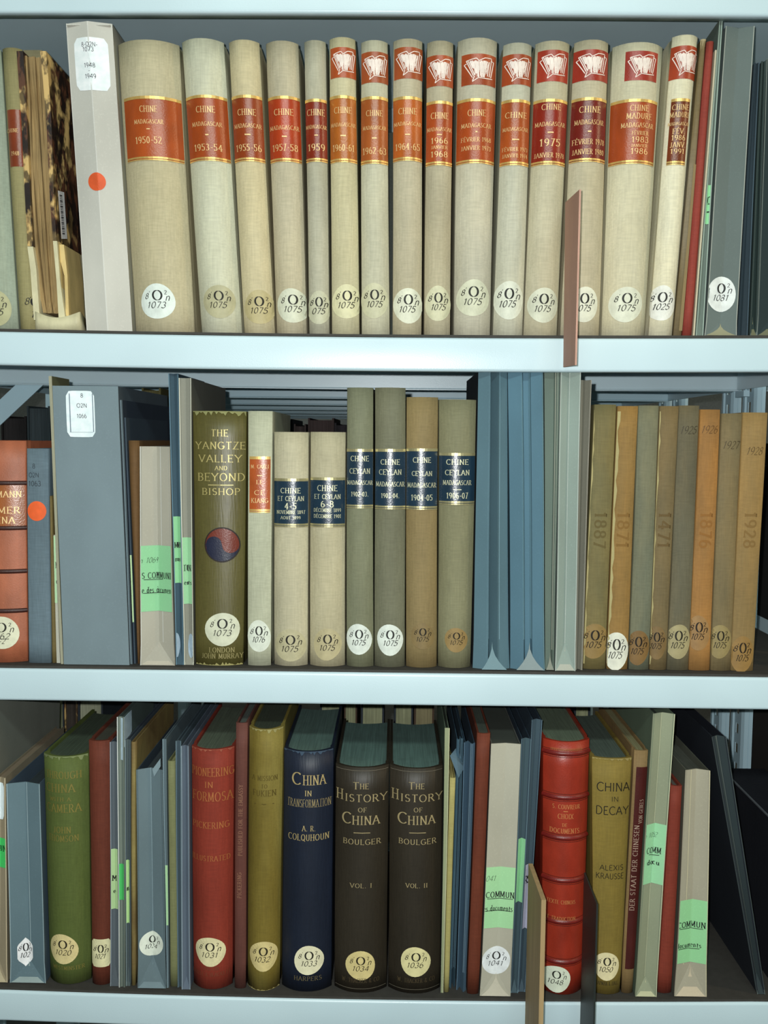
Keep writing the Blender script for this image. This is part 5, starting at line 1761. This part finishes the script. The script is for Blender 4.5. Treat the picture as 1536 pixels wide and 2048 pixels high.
def board_by_x(name, label, cat, X, outline, th, mt):
    """outline: (Y, z) points of a board standing in the plane x = X"""
    n = len(outline)
    vs = [Vector((X, y, z)) for y, z in outline]+[Vector((X+th, y, z)) for y, z in outline]
    fs = [tuple(range(n)), tuple(range(2*n-1, n-1, -1))]+[(i, (i+1) % n, n+(i+1) % n, n+i) for i in range(n)]
    o = mesh_obj(name, vs, fs, mt, None, None, None, (X, outline[0][0], outline[0][1]))
    set_tag(o, label, cat)
    return fix_normals(o)


def yx(px, X):
    """depth at which a vertical plane x=X is seen at column px (row ~ centre)"""
    lo_, hi_ = .4, 3.0
    for _ in range(50):
        m_ = (lo_+hi_)/2
        v = Vector((X, m_, ZC-.1))-EYE
        p_ = 768+F*v.dot(RT)/v.dot(FW)
        if p_ > px:
            lo_ = m_
        else:
            hi_ = m_
    return m_


def zy(px, py, Y):
    return at(px, py, Y).z


X = at(1128, 500, D-.001).x
Yb, Yf = D-.0015, D-.07
board_by_x('card_slip', 'pinkish card slip hanging over the front of the shelf before the cream volumes', 'marker', X,
           [(Yb, zy(1128, 405, Yb)), (Yf, zy(1158, 379, Yf)), (Yf, zy(1137, 730, Yf)), (Yb-.01, zy(1117, 736, Yb))], .0016, card((.50, .29, .22)))
X = at(1054, 1850, D-.001).x
Yf = D-.072
board_by_x('plywood_divider', 'tan plywood divider hanging over the lowest shelf front, left of the red leather book', 'divider', X,
           [(Yb, zy(1056, 1727, Yb)), (Yf-.012, zy(1084, 1800, Yf-.012)), (Yf-.012, ZC-.66), (Yb, ZC-.66)], .0042, wood((.36, .25, .12)))
X = at(1165, 1850, D-.001).x
Yf = D-.06
board_by_x('metal_divider', 'dark metal divider hanging over the lowest shelf front, right of the red leather book', 'divider', X,
           [(Yb, zy(1168, 1745, Yb)), (Yf, zy(1195, 1808, Yf)), (Yf, ZC-.66), (Yb, ZC-.66)], .0015, paint((.018, .024, .022), .5))

# =================================================================== books of the case behind
yb = BACK[0][0]+.006


def rear_book(k, x0, x1, ztop, label, cov, pagergb, group, Y=None, name='book', depth=.15):
    """book on the case behind, fore edge towards us"""
    Y = Y or yb
    zb = SAG[k][0]+.0003
    root = empty(name, ((x0+x1)/2, Y, zb), label, 'book', group)
    t = min(.0025, (x1-x0)*.12)
    vs, fs = [], []
    for a, b in ((x0, x0+t), (x1-t, x1)):
        v2, f2 = box_data(a, b, Y, Y+depth, zb, ztop)
        n = len(vs)
        vs += v2
        fs += [tuple(n+i for i in f) for f in f2]
    v2, f2 = box_data(x0, x1, Y+depth-t, Y+depth, zb, ztop)
    n = len(vs)
    vs += v2
    fs += [tuple(n+i for i in f) for f in f2]
    mesh_obj('cover', vs, fs, cov, root)
    # fore edge with a shallow hollow
    vs, fs = [], []
    for z in (zb+.002, ztop-.003):
        for i in range(7):
            r = i/6
            vs.append(Vector((x0+t+(x1-x0-2*t)*r, Y+.003+.004*math.sin(math.pi*r), z)))
        vs += [Vector((x1-t, Y+depth-t, z)), Vector((x0+t, Y+depth-t, z))]
    for i in range(9):
        fs.append((i, (i+1) % 9, 9+(i+1) % 9, 9+i))
    fs += [tuple(range(8, -1, -1)), tuple(range(9, 18))]
    mesh_obj('page_block', vs, fs, pages(pagergb), root)
    return root


def xat(px, py=1440, Y=None):
    return at(px, py, Y or yb).x


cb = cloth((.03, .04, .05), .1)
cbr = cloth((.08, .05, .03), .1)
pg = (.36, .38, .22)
specs = [(105, 128, cb, pg, 'cream page edges of the leftmost book visible in the case behind'),
         (156, 206, cb, (.36, .38, .26), 'cream page edges right of the marbled book in the case behind'),
         (640, 686, cb, pg, 'cream page edges seen above the navy book, in the case behind'),
         (688, 714, cbr, pg, 'narrow cream page edges above the first history volume, in the case behind'),
         (722, 768, cb, pg, 'broad cream page edges above the gap of the history volumes, in the case behind'),
         (788, 826, cb, pg, 'cream page edges above the second history volume, in the case behind'),
         (828, 868, cbr, (.34, .30, .16), 'yellow-brown page edges right of the cream ones, in the case behind'),
         (1148, 1180, cb, pg, 'pale page edges behind the mustard book, in the case behind')]
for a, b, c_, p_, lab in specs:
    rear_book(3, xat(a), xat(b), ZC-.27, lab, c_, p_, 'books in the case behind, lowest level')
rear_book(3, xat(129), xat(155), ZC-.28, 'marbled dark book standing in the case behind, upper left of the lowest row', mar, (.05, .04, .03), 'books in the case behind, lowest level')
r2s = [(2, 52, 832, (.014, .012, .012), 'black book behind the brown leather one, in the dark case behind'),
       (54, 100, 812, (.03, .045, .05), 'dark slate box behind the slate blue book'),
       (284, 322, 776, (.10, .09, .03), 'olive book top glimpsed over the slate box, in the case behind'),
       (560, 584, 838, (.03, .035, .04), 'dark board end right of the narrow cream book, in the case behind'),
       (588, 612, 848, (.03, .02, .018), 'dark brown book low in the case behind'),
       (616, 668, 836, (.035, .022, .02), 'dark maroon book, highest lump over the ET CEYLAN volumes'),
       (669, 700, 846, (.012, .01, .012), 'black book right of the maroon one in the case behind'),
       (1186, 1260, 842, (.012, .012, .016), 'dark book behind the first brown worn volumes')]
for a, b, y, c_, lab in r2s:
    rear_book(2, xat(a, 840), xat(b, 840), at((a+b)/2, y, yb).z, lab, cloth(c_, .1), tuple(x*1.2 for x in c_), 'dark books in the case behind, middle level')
